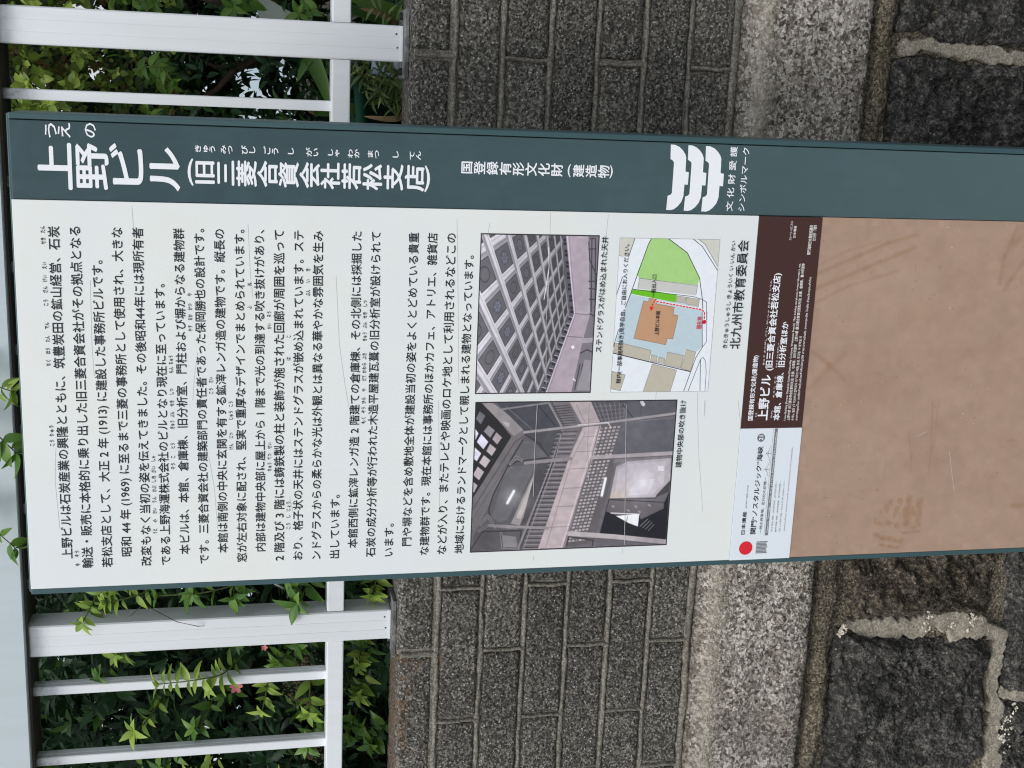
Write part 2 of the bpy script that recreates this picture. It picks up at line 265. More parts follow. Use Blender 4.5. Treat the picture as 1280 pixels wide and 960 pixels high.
EMBLEM=[[(-0.0578, 0.9491), (-0.058, 0.9432), (-0.0605, 0.9371), (-0.0646, 0.9322), (-0.0694, 0.9285), (-0.0736, 0.9269), (-0.0917, 0.9265), (-0.0925, 0.9218), (-0.1086, 0.9219), (-0.1085, 0.9266), (-0.1237, 0.9269), (-0.1312, 0.9294), (-0.1369, 0.9338), (-0.1408, 0.9388), (-0.1421, 0.9434), (-0.1419, 0.9493), (-0.1236, 0.9487), (-0.1222, 0.9449), (-0.1197, 0.9431), (-0.0808, 0.9431), (-0.0784, 0.9445), (-0.0763, 0.9483)], [(-0.058, 0.9251), (-0.0582, 0.9191), (-0.0607, 0.913), (-0.0648, 0.9081), (-0.0696, 0.9044), (-0.0739, 0.9027), (-0.092, 0.9023), (-0.0928, 0.8975), (-0.109, 0.8975), (-0.1089, 0.9023), (-0.1241, 0.9025), (-0.1316, 0.905), (-0.1374, 0.9095), (-0.1412, 0.9145), (-0.1426, 0.919), (-0.1423, 0.925), (-0.124, 0.9245), (-0.1226, 0.9206), (-0.1201, 0.9188), (-0.0811, 0.919), (-0.0787, 0.9204), (-0.0766, 0.9243)], [(-0.0582, 0.9009), (-0.0584, 0.895), (-0.0609, 0.8888), (-0.065, 0.8838), (-0.0698, 0.88), (-0.0741, 0.8783), (-0.0923, 0.8778), (-0.0932, 0.8731), (-0.1093, 0.873), (-0.1092, 0.8779), (-0.1245, 0.878), (-0.1321, 0.8805), (-0.1378, 0.885), (-0.1417, 0.89), (-0.1431, 0.8946), (-0.1428, 0.9006), (-0.1244, 0.9001), (-0.123, 0.8962), (-0.1205, 0.8944), (-0.0814, 0.8948), (-0.079, 0.8962), (-0.0769, 0.9001)]]
LINES={'captions': [('ステンドグラスがはめ込まれた天井', -0.3317, -0.1781, 1.0307), ('建物中央部の吹き抜け', -0.4946, -0.3989, 0.9062), ('館内(一部事務所除き)見学自由。ご自由にお入りください。', -0.3745, -0.1875, 1.0005), ('上野ビル本館', -0.3089, -0.2758, 0.9514), ('一般出入口', -0.2581, -0.2271, 0.9598), ('北九州市教育委員会', -0.3278, -0.1796, 0.8383), ('きたきゅうしゅうし きょういく い いん かい', -0.3267, -0.1809, 0.8526)], 'red': [('現在地', -0.3002, -0.2832, 0.8918)], 'maroon': [('国登録有形文化財(建造物)', -0.4287, -0.3365, 0.8061), ('上野ビル', -0.429, -0.3639, 0.788), ('(旧三菱合資会社若松支店)', -0.358, -0.2231, 0.7857), ('本館、倉庫棟、旧分析室ほか', -0.4293, -0.2897, 0.7674), ('Ueno Building (Former Mitsubishi Limited Partnership Company, Wakamatsu Branch)  Main building, warehouse, former laboratory, etc.', -0.4295, -0.2096, 0.7549), ('上野大楼 (旧三菱合资会社若松支店) 主楼、仓库楼、旧分析室等   上野大樓 (舊三菱合資會社若松分店) 主樓、倉庫棟、舊分析室等', -0.4296, -0.2095, 0.7493), ('우에노 빌딩 (구 미쓰비시 합자회사 와카마쓰 지점) 본관, 창고동, 구 분석실 외', -0.4297, -0.3101, 0.7429), ('อาคารอุเอโนะ (อดีตห้างหุ้นส่วนจำกัดมิตซูบิชิ สาขาวากามัตสึ) อาคารหลัก โกดัง ห้องวิเคราะห์เดิม', -0.4297, -0.228, 0.7372), ('関門海峡日本遺産協議会', -0.1975, -0.1575, 0.7428), ('北九州市・下関市', -0.179, -0.1574, 0.737), ('ストーリーはこちら', -0.1784, -0.1527, 0.7716), ('日本遺産', -0.1751, -0.159, 0.7662), ('うえ', -0.4242, -0.4173, 0.7981), ('の', -0.4071, -0.4031, 0.7962), ('きゅう みつびし ごうし がいしゃ わかまつ してん', -0.3504, -0.2329, 0.7939), ('ほんかん', -0.4257, -0.4142, 0.7752), ('そうこ とう', -0.397, -0.3663, 0.7745), ('きゅう ぶんせきしつ', -0.3539, -0.319, 0.7745)], 'white': [('日本遺産', -0.596, -0.562, 0.802), ('JAPAN HERITAGE', -0.5573, -0.523, 0.8008), ('関門“ノスタルジック”海峡', -0.596, -0.4667, 0.7869), ('～時の停車場、近代化の記憶～', -0.5946, -0.5119, 0.7754), ('关门“怀旧”海峡 ～时光停车场、近代化的记忆～', -0.5934, -0.5182, 0.7585), ('關門“懷舊”海峽 ～時光停車場、近代化的記憶～', -0.5937, -0.5184, 0.7524), ("간몬 '노스탤직' 해협 ～시간의 정거장, 근대화의 기억～", -0.5939, -0.5173, 0.7463), ('ช่องแคบคันมง แห่งความทรงจำ สถานีแห่งกาลเวลา และความทันสมัย', -0.5929, -0.4693, 0.7393)], 'band': [('Kanmon “Nostalgic” Strait -Stop of Time, Memories of Modernization-', -0.5944, -0.4524, 0.7656), ('21', -0.4582, -0.4501, 0.7875)], 'emb': [('文 化 財 愛 護', -0.1418, -0.0575, 0.8617), ('シンボルマーク', -0.1414, -0.0584, 0.8446)]}
CRACKS=[[(-0.2335, 1.3771), (-0.3202, 1.3722), (-0.3724, 1.3646), (-0.4148, 1.3569)], [(-0.1523, 1.6195), (-0.178, 1.6183)], [(-0.2413, 1.6697), (-0.3197, 1.6705), (-0.3596, 1.6691)], [(-0.4502, 1.7171), (-0.4914, 1.7197), (-0.5543, 1.7165)], [(-0.4645, 1.5346), (-0.5072, 1.5283), (-0.5612, 1.5249)], [(-0.1587, 1.2264), (-0.2268, 1.2231), (-0.3737, 1.2172)], [(-0.148, 1.105), (-0.1767, 1.1046)], [(-0.1495, 1.028), (-0.1785, 1.0294)], [(-0.3912, 1.5531), (-0.3605, 1.5506), (-0.33, 1.5463)], [(-0.1707, 1.4843), (-0.2346, 1.4818), (-0.2615, 1.479)], [(-0.5207, 1.4339), (-0.5426, 1.4297)], [(-0.3879, 0.8868), (-0.4446, 0.881), (-0.4791, 0.8771), (-0.5611, 0.8645)], [(-0.3999, 0.8263), (-0.4342, 0.8197)], [(-0.1629, 1.1839), (-0.1761, 1.1855)], [(-0.3949, 1.243), (-0.5489, 1.2374)], [(-0.6155, 1.1049), (-0.6225, 1.1057)], [(-0.6113, 0.9782), (-0.6183, 0.9789)], [(-0.3873, 0.9454), (-0.3962, 0.9459)]]
SCUFFS=[[(-0.1943, 1.1048), (-0.2464, 1.1032), (-0.2887, 1.1043), (-0.3748, 1.1)], [(-0.402, 1.1107), (-0.4628, 1.1111), (-0.5303, 1.1101)], [(-0.3995, 1.0403), (-0.4643, 1.0387), (-0.5097, 1.0338)], [(-0.4035, 0.9873), (-0.5111, 0.9814), (-0.6043, 0.9764)], [(-0.4304, 1.053), (-0.4277, 1.0106), (-0.4345, 1.0079)], [(-0.4804, 0.4921), (-0.543, 0.4758)], [(-0.4565, 0.5478), (-0.4496, 0.5321)], [(-0.3993, 0.8754), (-0.4219, 0.8747)]]
SMEARS=[([(-0.2246, 0.7304), (-0.1964, 0.6659), (-0.1793, 0.6259), (-0.1677, 0.585)], 0.0071, 0.55), ([(-0.2433, 0.7261), (-0.215, 0.6577), (-0.1853, 0.5864)], 0.0082, 0.6), ([(-0.2632, 0.7263), (-0.2396, 0.6789), (-0.2178, 0.6066)], 0.0059, 0.4), ([(-0.2137, 0.7316), (-0.1901, 0.6845), (-0.1773, 0.6382)], 0.0047, 0.35), ([(-0.3326, 0.7225), (-0.3498, 0.6966), (-0.3728, 0.6698)], 0.0082, 0.5), ([(-0.3351, 0.6741), (-0.3555, 0.696), (-0.3838, 0.7231)], 0.0106, 0.4), ([(-0.156, 0.4319), (-0.1956, 0.4448), (-0.2353, 0.4478)], 0.0071, 0.5), ([(-0.2008, 0.4123), (-0.2295, 0.4309), (-0.2432, 0.4377)], 0.0071, 0.5), ([(-0.1762, 0.4338), (-0.1705, 0.4259)], 0.0118, 0.6), ([(-0.4034, 0.5294), (-0.4749, 0.5224), (-0.5112, 0.5215)], 0.0035, 0.5), ([(-0.4094, 0.5197), (-0.475, 0.5186)], 0.0035, 0.4), ([(-0.4527, 0.5609), (-0.4863, 0.5528), (-0.5105, 0.551)], 0.0024, 0.5), ([(-0.4665, 0.3977), (-0.4654, 0.3913)], 0.0082, 0.5), ([(-0.5671, 0.3759), (-0.5665, 0.3559)], 0.0106, 0.6), ([(-0.59, 0.546), (-0.5495, 0.5473)], 0.0106, 0.8), ([(-0.5869, 0.5296), (-0.5537, 0.5288)], 0.0094, 0.8), ([(-0.6055, 0.5954), (-0.6123, 0.5792)], 0.0082, 0.7), ([(-0.6101, 0.5731), (-0.6183, 0.5528)], 0.0071, 0.7), ([(-0.6208, 0.5846), (-0.6253, 0.5635)], 0.0059, 0.6), ([(-0.6035, 0.5508), (-0.6019, 0.5251)], 0.0059, 0.6), ([(-0.5357, 0.6012), (-0.537, 0.5998)], 0.0035, 0.9), ([(-0.5454, 0.6827), (-0.5455, 0.6777)], 0.0024, 0.9), ([(-0.3793, 0.5927), (-0.4075, 0.672)], 0.0353, 0.12), ([(-0.2759, 0.5649), (-0.3683, 0.5151)], 0.0706, 0.1)]
GLOVE=[(-0.5655, 0.5824, 0.0106, 0.0165, 0.0022), (-0.5559, 0.5772, 0.0082, 0.0106, 0.0), (-0.5709, 0.5664, 0.0106, 0.02, -0.0022), (-0.5539, 0.5621, 0.0094, 0.0118, 0.0011), (-0.5714, 0.5509, 0.0094, 0.0212, 0.0), (-0.5531, 0.5494, 0.0071, 0.0118, 0.0), (-0.5718, 0.538, 0.0106, 0.0176, 0.0022), (-0.5597, 0.5331, 0.0071, 0.0129, 0.0), (-0.5747, 0.526, 0.0059, 0.0118, 0.0), (-0.5884, 0.591, 0.0165, 0.0106, 0.0033), (-0.5877, 0.5771, 0.0141, 0.0118, 0.0), (-0.5919, 0.5625, 0.0118, 0.0106, 0.0), (-0.5887, 0.5488, 0.0106, 0.0094, 0.0), (-0.5954, 0.535, 0.0129, 0.0071, 0.0), (-0.592, 0.5264, 0.0071, 0.0082, 0.0), (-0.6043, 0.5942, 0.0094, 0.0094, 0.0022), (-0.6109, 0.5832, 0.0094, 0.0082, -0.0022), (-0.6125, 0.5728, 0.0094, 0.0094, 0.0022), (-0.6154, 0.5621, 0.0094, 0.0082, 0.0), (-0.6146, 0.5519, 0.0094, 0.0071, 0.0), (-0.6208, 0.5846, 0.0106, 0.0059, 0.0022), (-0.6238, 0.5714, 0.0094, 0.0059, 0.0), (-0.6255, 0.5583, 0.0082, 0.0047, 0.0), (-0.6036, 0.5482, 0.0094, 0.0035, 0.0), (-0.5821, 0.5982, 0.0071, 0.0071, 0.0), (-0.5701, 0.5907, 0.0059, 0.0071, 0.0)]

# ------------------------------------------------------------------ flat print drawn in code
def homog(q):
    """quad corners (drawing units) -> unit square"""
    dst=[(0,0),(1,0),(1,1),(0,1)]; A=[]
    for (x,y),(u,v) in zip(q,dst):
        A.append([x,y,1,0,0,0,-u*x,-u*y,-u]); A.append([0,0,0,x,y,1,-v*x,-v*y,-v])
    return np.linalg.svd(np.array(A,float))[2][-1].reshape(3,3)
class Art:
    def __init__(s,w,h,bg,quad,ss=2):
        s.w,s.h,s.ss=w*ss,h*ss,ss; s.im=np.zeros((s.h,s.w,3))+np.array(bg)/255; s.H=homog(quad)
        s.scale=s.w/np.hypot(quad[1][0]-quad[0][0],quad[1][1]-quad[0][1])
    def m(s,pts):
        p=np.c_[np.array(pts,float),np.ones(len(pts))]@s.H.T; return p[:,:2]/p[:,2:]*[s.w,s.h]
    def blend(s,y0,y1,x0,x1,mask,col,a):
        r=s.im[y0:y1,x0:x1]; k=(mask*a)[...,None]; r[:]=r*(1-k)+np.array(col)/255*k
    def poly(s,pts,col,a=1.0):
        p=s.m(pts); x0=max(int(p[:,0].min()),0);x1=min(int(p[:,0].max())+2,s.w);y0=max(int(p[:,1].min()),0);y1=min(int(p[:,1].max())+2,s.h)
        if x1<=x0 or y1<=y0: return
        X,Y=np.meshgrid(np.arange(x0,x1)+.5,np.arange(y0,y1)+.5); ins=np.zeros(X.shape,bool)
        for i in range(len(p)):
            (ax,ay),(bx,by)=p[i-1],p[i]
            if ay==by: continue
            c=((ay>Y)!=(by>Y))&(X<(bx-ax)*(Y-ay)/(by-ay)+ax); ins^=c
        s.blend(y0,y1,x0,x1,ins.astype(float),col,a)
    def line(s,pts,w,col,a=1.0,soft=1.0):
        p=s.m(pts); w=w*s.scale
        for i in range(len(p)-1):
            (ax,ay),(bx,by)=p[i],p[i+1]; pad=w*soft+3
            x0=max(int(min(ax,bx)-pad),0);x1=min(int(max(ax,bx)+pad)+1,s.w);y0=max(int(min(ay,by)-pad),0);y1=min(int(max(ay,by)+pad)+1,s.h)
            if x1<=x0 or y1<=y0: continue
            X,Y=np.meshgrid(np.arange(x0,x1)+.5,np.arange(y0,y1)+.5)
            L=(bx-ax)**2+(by-ay)**2+1e-9; t=np.clip(((X-ax)*(bx-ax)+(Y-ay)*(by-ay))/L,0,1)
            d=np.hypot(X-ax-t*(bx-ax),Y-ay-t*(by-ay)); mk=np.clip((w/2*soft+.5-d)/(1 if soft<=1 else max(w*(soft-.5)*.9,1)),0,1)
            s.blend(y0,y1,x0,x1,mk,col,a)
    def grain(s,amp,blur=0):
        n=rng.normal(0,1,(s.h,s.w))
        s.im*=1+amp*n[...,None]; lo=rng.normal(0,1,(s.h//32+2,s.w//32+2)); lo=np.kron(lo,np.ones((32,32)))[:s.h,:s.w]
        for _ in range(2):
            for ax in (0,1):
                k=np.cumsum(lo,axis=ax); lo=(np.roll(k,-16,ax)-np.roll(k,16,ax))/32
                lo[:17 if ax==0 else None,:17 if ax==1 else None]=lo.mean() if False else lo[:17 if ax==0 else None,:17 if ax==1 else None]
        s.im*=1+np.clip(lo,-1,1)[...,None]*amp*.8
    def soften(s,sat,gain,n=1):
        g_=s.im.mean(2,keepdims=True); s.im=np.clip((g_+(s.im-g_)*sat)*gain,0,1)
        for _ in range(n): s.im=(s.im+np.roll(s.im,1,0)+np.roll(s.im,-1,0)+np.roll(s.im,1,1)+np.roll(s.im,-1,1))/5
    def glow(s,c,r,col,a):
        X,Y=np.meshgrid(np.arange(s.w)+.5,np.arange(s.h)+.5); p=s.m([c])[0]; d=np.hypot((X-p[0]),(Y-p[1]))/(r*s.scale); s.blend(0,s.h,0,s.w,np.exp(-d*d*2),col,a)
    def image(s,name):
        k=s.ss; a=s.im.reshape(s.h//k,k,s.w//k,k,3).mean((1,3)); a=np.clip(a,0,1)
        h,w=a.shape[:2]; im=bpy.data.images.new(name,w,h); px=np.ones((h,w,4),np.float32); px[...,:3]=a[::-1]
        im.pixels.foreach_set(px.ravel()); im.update(); im.pack(); return im
def print_mat(name,img,rough=.4):
    m,t,b=newmat(name); n=nd(t,'ShaderNodeTexImage'); n.image=img; n.interpolation='Cubic'
    uv=nd(t,'ShaderNodeUVMap'); uv.uv_map='UVMap'; t.links.new(uv.outputs[0],n.inputs['Vector'])
    c=n.outputs['Color']
    t.links.new(c,b.inputs['Base Color']); b.inputs['Roughness'].default_value=rough; b.inputs['Specular IOR Level'].default_value=.35; return m
def print_quad(xr,xl,zt,zb,y):
    # u runs down the sign, v runs to its right-hand edge
    V=[(xr,y,zt),(xr,y,zb),(xl,y,zb),(xl,y,zt)]; return (V,[(0,3,2,1)]),[(0,1),(1,1),(1,0),(0,0)]

def art_ceiling():
    q=[(45,30),(712,42),(658,918),(18,925)]; A=Art(560,700,(120,112,124),q)
    src=[(155,295),(210,460),(258,575),(290,690),(250,215),(285,360),(325,485),(345,580),(320,150),(340,275),(375,400),(370,95),(385,225),(415,330),(125,585),(185,715),(220,800)]
    dst=[(0,0),(1,0),(2,0),(3,0),(0,1),(1,1),(2,1),(3,1),(0,2),(1,2),(2,2),(0,3),(1,3),(2,3),(1,-1),(2,-1),(3,-1)]
    M=[]
    for (x,y),(u,v) in zip(src,dst):
        x,y=x/500,y/500; M.append([x,y,1,0,0,0,-u*x,-u*y,-u]); M.append([0,0,0,x,y,1,-v*x,-v*y,-v])
    G=np.linalg.svd(np.array(M))[2][-1].reshape(3,3)
    X,Y=np.meshgrid((np.arange(A.w)+.5)/A.w,(np.arange(A.h)+.5)/A.h)
    Hi=np.linalg.inv(A.H); P=np.stack([X,Y,np.ones_like(X)],-1)@Hi.T; P=P[...,:2]/P[...,2:]
    Q=np.stack([P[...,0]/500,P[...,1]/500,np.ones_like(X)],-1)@G.T; i=Q[...,0]/Q[...,2]; j=Q[...,1]/Q[...,2]
    fi=i-np.round(i); fj=j-np.round(j)
    depth=np.clip((P[...,0]-60)/480,0,1)
    base=np.array([214,206,215])/255; base2=np.array([160,154,164])/255
    img=(np.array([104,102,108])/255)[None,None]*np.ones(A.im.shape)
    # cells: darker with distance, a leaded flower in the middle
    ci=i-np.floor(i)-.5; cj=j-np.floor(j)-.5; rr=np.hypot(ci,cj); th=np.arctan2(cj,ci)
    fl=(rr<.2)*((np.floor(i)+2*np.floor(j))%3!=0)*(.5+.5*np.cos(6*th+np.floor(i)))*(.6+.4*np.cos(rr*60))*np.clip((P[...,0]-40)/60,0,1)
    img=img+fl[...,None]*np.array([.10,.11,.22])*(1-depth)[...,None]*1.5
    img=img-((rr>.17)&(rr<.2))[...,None]*.12
    img*= (1-.35*depth)[...,None]
    def beam(f,w,shift):
        return np.clip((w-np.abs(f-shift))/.012,0,1)
    b1=beam(fi,.17,0); b2=beam(fj,.155,0)
    sh1=(fi>0.03)&(b1>0); sh2=(fj<-0.03)&(b2>0)
    for b,shd,f in ((b1,sh1,fi),(b2,sh2,fj)):
        c=np.where(shd[...,None],base2,base)*(1-.28*depth)[...,None]
        c=c*(1-.16*(np.abs(np.abs(f)-.08)<.012))[...,None]
        img=img*(1-b[...,None])+c*b[...,None]
    edge=((np.abs(np.abs(fi)-.175)<.012)&(b2<.5))|((np.abs(np.abs(fj)-.16)<.012)&(b1<.5)); img*=(1-.28*edge)[...,None]
    A.im=img
    A.poly([(500,20),(525,44),(565,480),(410,925),(360,925),(400,840),(470,680),(540,480),(510,250)],(92,88,98))
    for k in range(13):
        t=k/12; a=(508+t*38,60+t*380)
        for d in (0,24): A.poly([(a[0],a[1]+d*.9),(a[0]+18,a[1]+d*.9),(a[0]+19,a[1]+16+d*.9),(a[0]+1,a[1]+16+d*.9)],(48,46,54)) if k%2==0 else None
    for k in range(12):
        t=k/11; a=(540-t*150,500+t*390)
        A.poly([(a[0],a[1]),(a[0]+20,a[1]+8),(a[0]+14,a[1]+22),(a[0]-6,a[1]+14)],(50,48,56)); A.poly([(a[0]-2,a[1]-6),(a[0]+22,a[1]+2),(a[0]+21,a[1]+6),(a[0]-3,a[1]-1)],(170,160,172))
    A.poly([(522,42),(648,42),(656,486),(566,480),(548,300)],(176,160,172)); A.poly([(566,480),(656,486),(612,640),(552,918),(408,922)],(170,152,164))
    A.poly([(545,60),(640,60),(646,470),(575,465)],(166,148,162),.6); A.line([(566,480),(656,486)],5,(120,110,122)); A.line([(518,606),(612,612)],4,(110,100,112)); A.line([(530,44),(552,300),(570,480),(410,922)],4,(208,196,208)); A.line([(540,44),(560,300),(578,480),(420,922)],3,(132,122,134))
    A.poly([(648,42),(714,42),(660,920),(550,918),(612,640),(656,486)],(120,112,122))
    for pts in [[(650,80),(655,180),(690,260),(705,265)],[(660,60),(680,60)],[(650,300),(700,300)],[(652,340),(698,345)],[(655,480),(690,500),(690,600)],[(600,700),(640,680),(680,700)],[(600,760),(570,900)],[(615,760),(590,900)],[(650,120),(690,118)],[(652,400),(694,402)],[(668,60),(662,470)],[(688,60),(684,480)]]: A.line(pts,6,(66,60,70))
    A.poly([(625,735),(665,740),(655,905),(580,905)],(150,142,150)); A.poly([(612,615),(672,615),(668,640),(600,645)],(160,150,158))
    A.line([(424,110),(428,220),(410,340),(400,400)],5,(222,214,222)); A.poly([(548,662),(565,655),(570,670),(558,678)],(235,228,235)); A.line([(562,840),(572,850)],8,(210,200,206))
    A.soften(.72,1.08,3); A.grain(.04)
    for e in ([q[0],q[1]],[q[1],q[2]],[q[2],q[3]],[q[3],q[0]]): A.line(e,12,(58,52,58))
    return A.image('ceiling_print')

def art_atrium():
    q=[(65,33),(1215,20),(1158,848),(38,890)]; A=Art(900,680,(104,98,106),q)
    A.poly([(65,33),(120,40),(270,230),(50,600),(40,500)],(44,42,46))
    for p,c in [([(66,185),(84,212),(66,250)],(215,215,235)),([(100,215),(140,260),(112,302),(74,260)],(214,208,238)),([(62,290),(100,325),(75,370),(52,350)],(212,208,232)),([(185,205),(218,235),(190,275),(162,245)],(172,152,156)),([(150,270),(185,300),(160,340),(128,312)],(184,164,168)),([(115,335),(152,365),(124,408),(88,378)],(198,178,182)),([(80,400),(117,430),(88,478),(54,448)],(192,172,178)),([(52,485),(80,507),(60,548),(46,540)],(180,165,172)),([(90,85),(122,112),(97,160),(68,130)],(108,106,116)),([(140,165),(177,195),(150,237),(113,200)],(142,132,142))]: A.poly(p,c)
    A.poly([(50,585),(272,228),(345,190),(330,260),(60,790),(42,790)],(112,104,108)); A.line([(55,640),(290,262),(335,230)],6,(84,78,84)); A.line([(52,700),(300,300)],4,(90,84,90))
    A.poly([(98,36),(165,36),(348,185),(285,228)],(146,134,136)); A.line([(175,40),(355,180)],8,(96,90,96)); A.poly([(220,145),(262,152),(258,178),(240,170)],(190,180,184),.7)
    A.poly([(185,38),(480,34),(560,185),(352,205)],(72,72,82)); A.line([(240,60),(390,190)],5,(110,105,112)); A.line([(420,50),(530,180)],5,(50,50,58)); A.line([(215,75),(480,38)],10,(130,124,130))
    A.poly([(60,790),(330,260),(345,215),(560,190),(500,380),(300,870),(45,885)],(92,87,93))
    A.poly([(330,250),(420,260),(480,350),(350,370),(270,370)],(100,96,102)); A.poly([(350,210),(560,190),(490,355),(400,260)],(76,75,84))
    A.poly([(400,440),(420,520),(320,735),(270,725)],(168,156,154),.8); A.poly([(395,470),(405,520),(325,700),(300,690)],(204,192,184),.7); A.poly([(420,380),(490,385),(395,700),(330,735)],(78,74,80))
    A.poly([(240,430),(260,400),(400,390),(385,450),(250,700),(200,720),(160,690)],(104,100,106))
    for pts in [[(335,250),(260,380),(170,560),(145,640),(150,700),(190,740)],[(45,870),(110,770),(330,765),(325,800),(320,860)],[(255,400),(300,372),(480,350)],[(345,215),(430,270),(480,340)]]: A.line(pts,8,(60,56,62))
    for pts in [[(100,730),(140,680),(180,745)],[(90,765),(140,735),(300,750)],[(265,385),(300,345),(330,365)],[(215,780),(225,860),(320,865)]]: A.line(pts,16,(134,126,130)); A.line(pts,4,(70,66,70))
    A.poly([(225,790),(300,800),(310,860),(230,860)],(132,126,130))
    # balustrade
    A.poly([(480,34),(602,34),(665,180),(640,190),(570,192)],(112,104,110))
    A.poly([(560,190),(665,182),(610,350),(428,865),(300,870),(495,385)],(110,101,106))
    def barrow(a0,a1,b0,b1,n,w,c):
        for k in range(n+1):
            t=k/n; A.line([(a0[0]+(a1[0]-a0[0])*t,a0[1]+(a1[1]-a0[1])*t),(b0[0]+(b1[0]-b0[0])*t,b0[1]+(b1[1]-b0[1])*t)],w,c)
    barrow((525,205),(340,860),(645,200),(440,860),26,5,(58,54,60)); barrow((530,215),(345,868),(640,215),(436,868),26,4,(152,142,148)); barrow((505,60),(560,170),(600,50),(650,165),8,4,(60,56,62))
    for o,c in ((0,(150,140,146)),(14,(62,58,64)),(30,(140,130,136))): A.line([(562-o*.3,190+o),(500+o*.6,380),(312+o,868)],6,c)
    A.line([(480,36),(565,190)],9,(146,136,142)); A.line([(500,36),(580,188)],4,(60,56,60))
    # pink fascia band
    A.poly([(602,34),(722,30),(782,165),(680,178)],(176,156,158)); A.poly([(680,172),(782,162),(738,345),(690,480),(575,862),(426,867),(600,350)],(188,165,168))
    for t in (.05,.18,.33,.5,.66,.84): A.line([(690-t*250,200+t*650),(765-t*180,195+t*650)],4,(140,122,126))
    A.line([(692,205),(612,372),(470,860)],4,(150,130,134)); A.line([(755,190),(715,345),(560,858)],5,(212,190,192)); A.line([(774,168),(730,345),(570,860)],5,(110,98,102)); A.line([(640,50),(690,150)],5,(146,128,132))
    # lattice frieze
    A.poly([(722,30),(930,26),(905,150),(782,165)],(84,80,88)); A.poly([(782,166),(905,148),(850,420),(745,830),(585,862),(738,345)],(98,90,94))
    for k in range(34):
        t=k/34
        for r in range(5):
            s_=r/5; x=778-t*185+s_*(122-t*20); y=180+t*660-s_*12
            A.poly([(x,y),(x+15,y-1.5),(x+13,y+9),(x-2,y+11)],(184,170,174) if (k+r)%5 else (140,128,132))
    for k in range(7): A.line([(745+k*28,40),(790+k*20,150)],4,(130,124,130))
    for k in range(5): A.line([(740+k*10,60+k*25),(910,50+k*22)],3,(124,118,124))
    # right-hand side
    A.poly([(930,26),(1213,22),(1205,108),(905,148)],(88,86,96)); A.poly([(905,152),(1205,118),(1188,312),(862,332)],(92,90,101)); A.line([(1010,60),(1000,130)],3,(60,60,66)); A.line([(905,50),(960,120)],6,(52,52,60)); A.line([(1000,140),(1195,125)],4,(120,116,124))
    A.poly([(862,332),(1188,312),(1180,350),(850,380)],(120,112,118)); A.line([(345,207),(560,182),(830,150),(1207,100)],17,(156,146,150)); A.line([(345,215),(560,190),(830,158),(1207,108)],4,(80,76,82)); A.line([(650,165),(820,150),(838,180)],6,(214,206,208))
    A.poly([(868,405),(930,372),(1182,352),(1176,480),(1092,578),(832,582)],(172,160,168)); A.poly([(880,420),(940,385),(1150,370),(1140,500),(1060,572),(860,572)],(188,176,186),.8); A.poly([(980,480),(1090,470),(1050,560),(930,565)],(206,196,208),.8); A.poly([(840,540),(940,560),(930,580),(835,580)],(196,170,158),.8); A.poly([(1106,396),(1140,398),(1140,426),(1106,424)],(212,206,216))
    A.poly([(1176,480),(1170,545),(1092,578),(1100,560)],(70,64,66))
    A.poly([(828,585),(1145,603),(1170,545),(1154,842),(776,782)],(38,38,46)); A.poly([(830,592),(1142,606),(1140,640),(1010,702),(1000,672),(870,680),(812,655)],(104,96,103)); A.line([(835,586),(1095,580)],8,(72,66,66))
    A.poly([(868,682),(1002,670),(994,742),(940,722)],(236,236,246)); A.line([(840,665),(1002,672)],6,(220,214,220)); A.line([(935,684),(928,720)],3,(90,88,94))
    for k in range(4): A.line([(1005+k*16,742+k*8),(1050+k*12,700+k*10)],3,(190,186,194))
    for x,y in ((978,626),(935,648),(848,625),(1055,618),(998,655)): A.line([(x,y),(x+8,y+6)],10,(150,144,150))
    A.line([(352,380),(610,355)],20,(140,130,134)); A.line([(735,350),(1187,326)],24,(168,154,158)); A.line([(735,362),(1187,338)],4,(90,82,86)); A.line([(870,400),(930,362)],8,(130,122,128))
    A.line([(150,735),(480,752)],16,(146,136,140)); A.line([(605,782),(860,800),(1156,830)],30,(182,168,170)); A.line([(605,798),(860,816),(1150,846)],5,(96,88,92)); A.line([(590,850),(600,800),(740,820),(735,850)],8,(70,64,68))
    for pts in ([(250,608),(287,540)],[(787,565),(808,468)]): A.line(pts,24,(220,220,224),.5,1.3); A.line(pts,14,(250,250,252))
    A.line([(1012,34),(1022,48)],20,(196,196,204))
    A.glow((1010,500),120,(232,224,232),.45); A.glow((900,540),70,(206,180,168),.4); A.glow((350,600),70,(170,160,156),.3); A.glow((600,250),160,(150,142,148),.18); A.glow((980,180),170,(128,124,132),.25); A.glow((120,800),120,(60,56,60),.3); A.glow((1100,760),120,(30,30,38),.35); A.glow((270,570),60,(200,196,200),.35)
    A.soften(.62,1.08,9); A.grain(.05)
    for e in ([q[0],q[1]],[q[1],q[2]],[q[2],q[3]],[q[3],q[0]]): A.line(e,12,(50,44,48))
    return A.image('atrium_print')

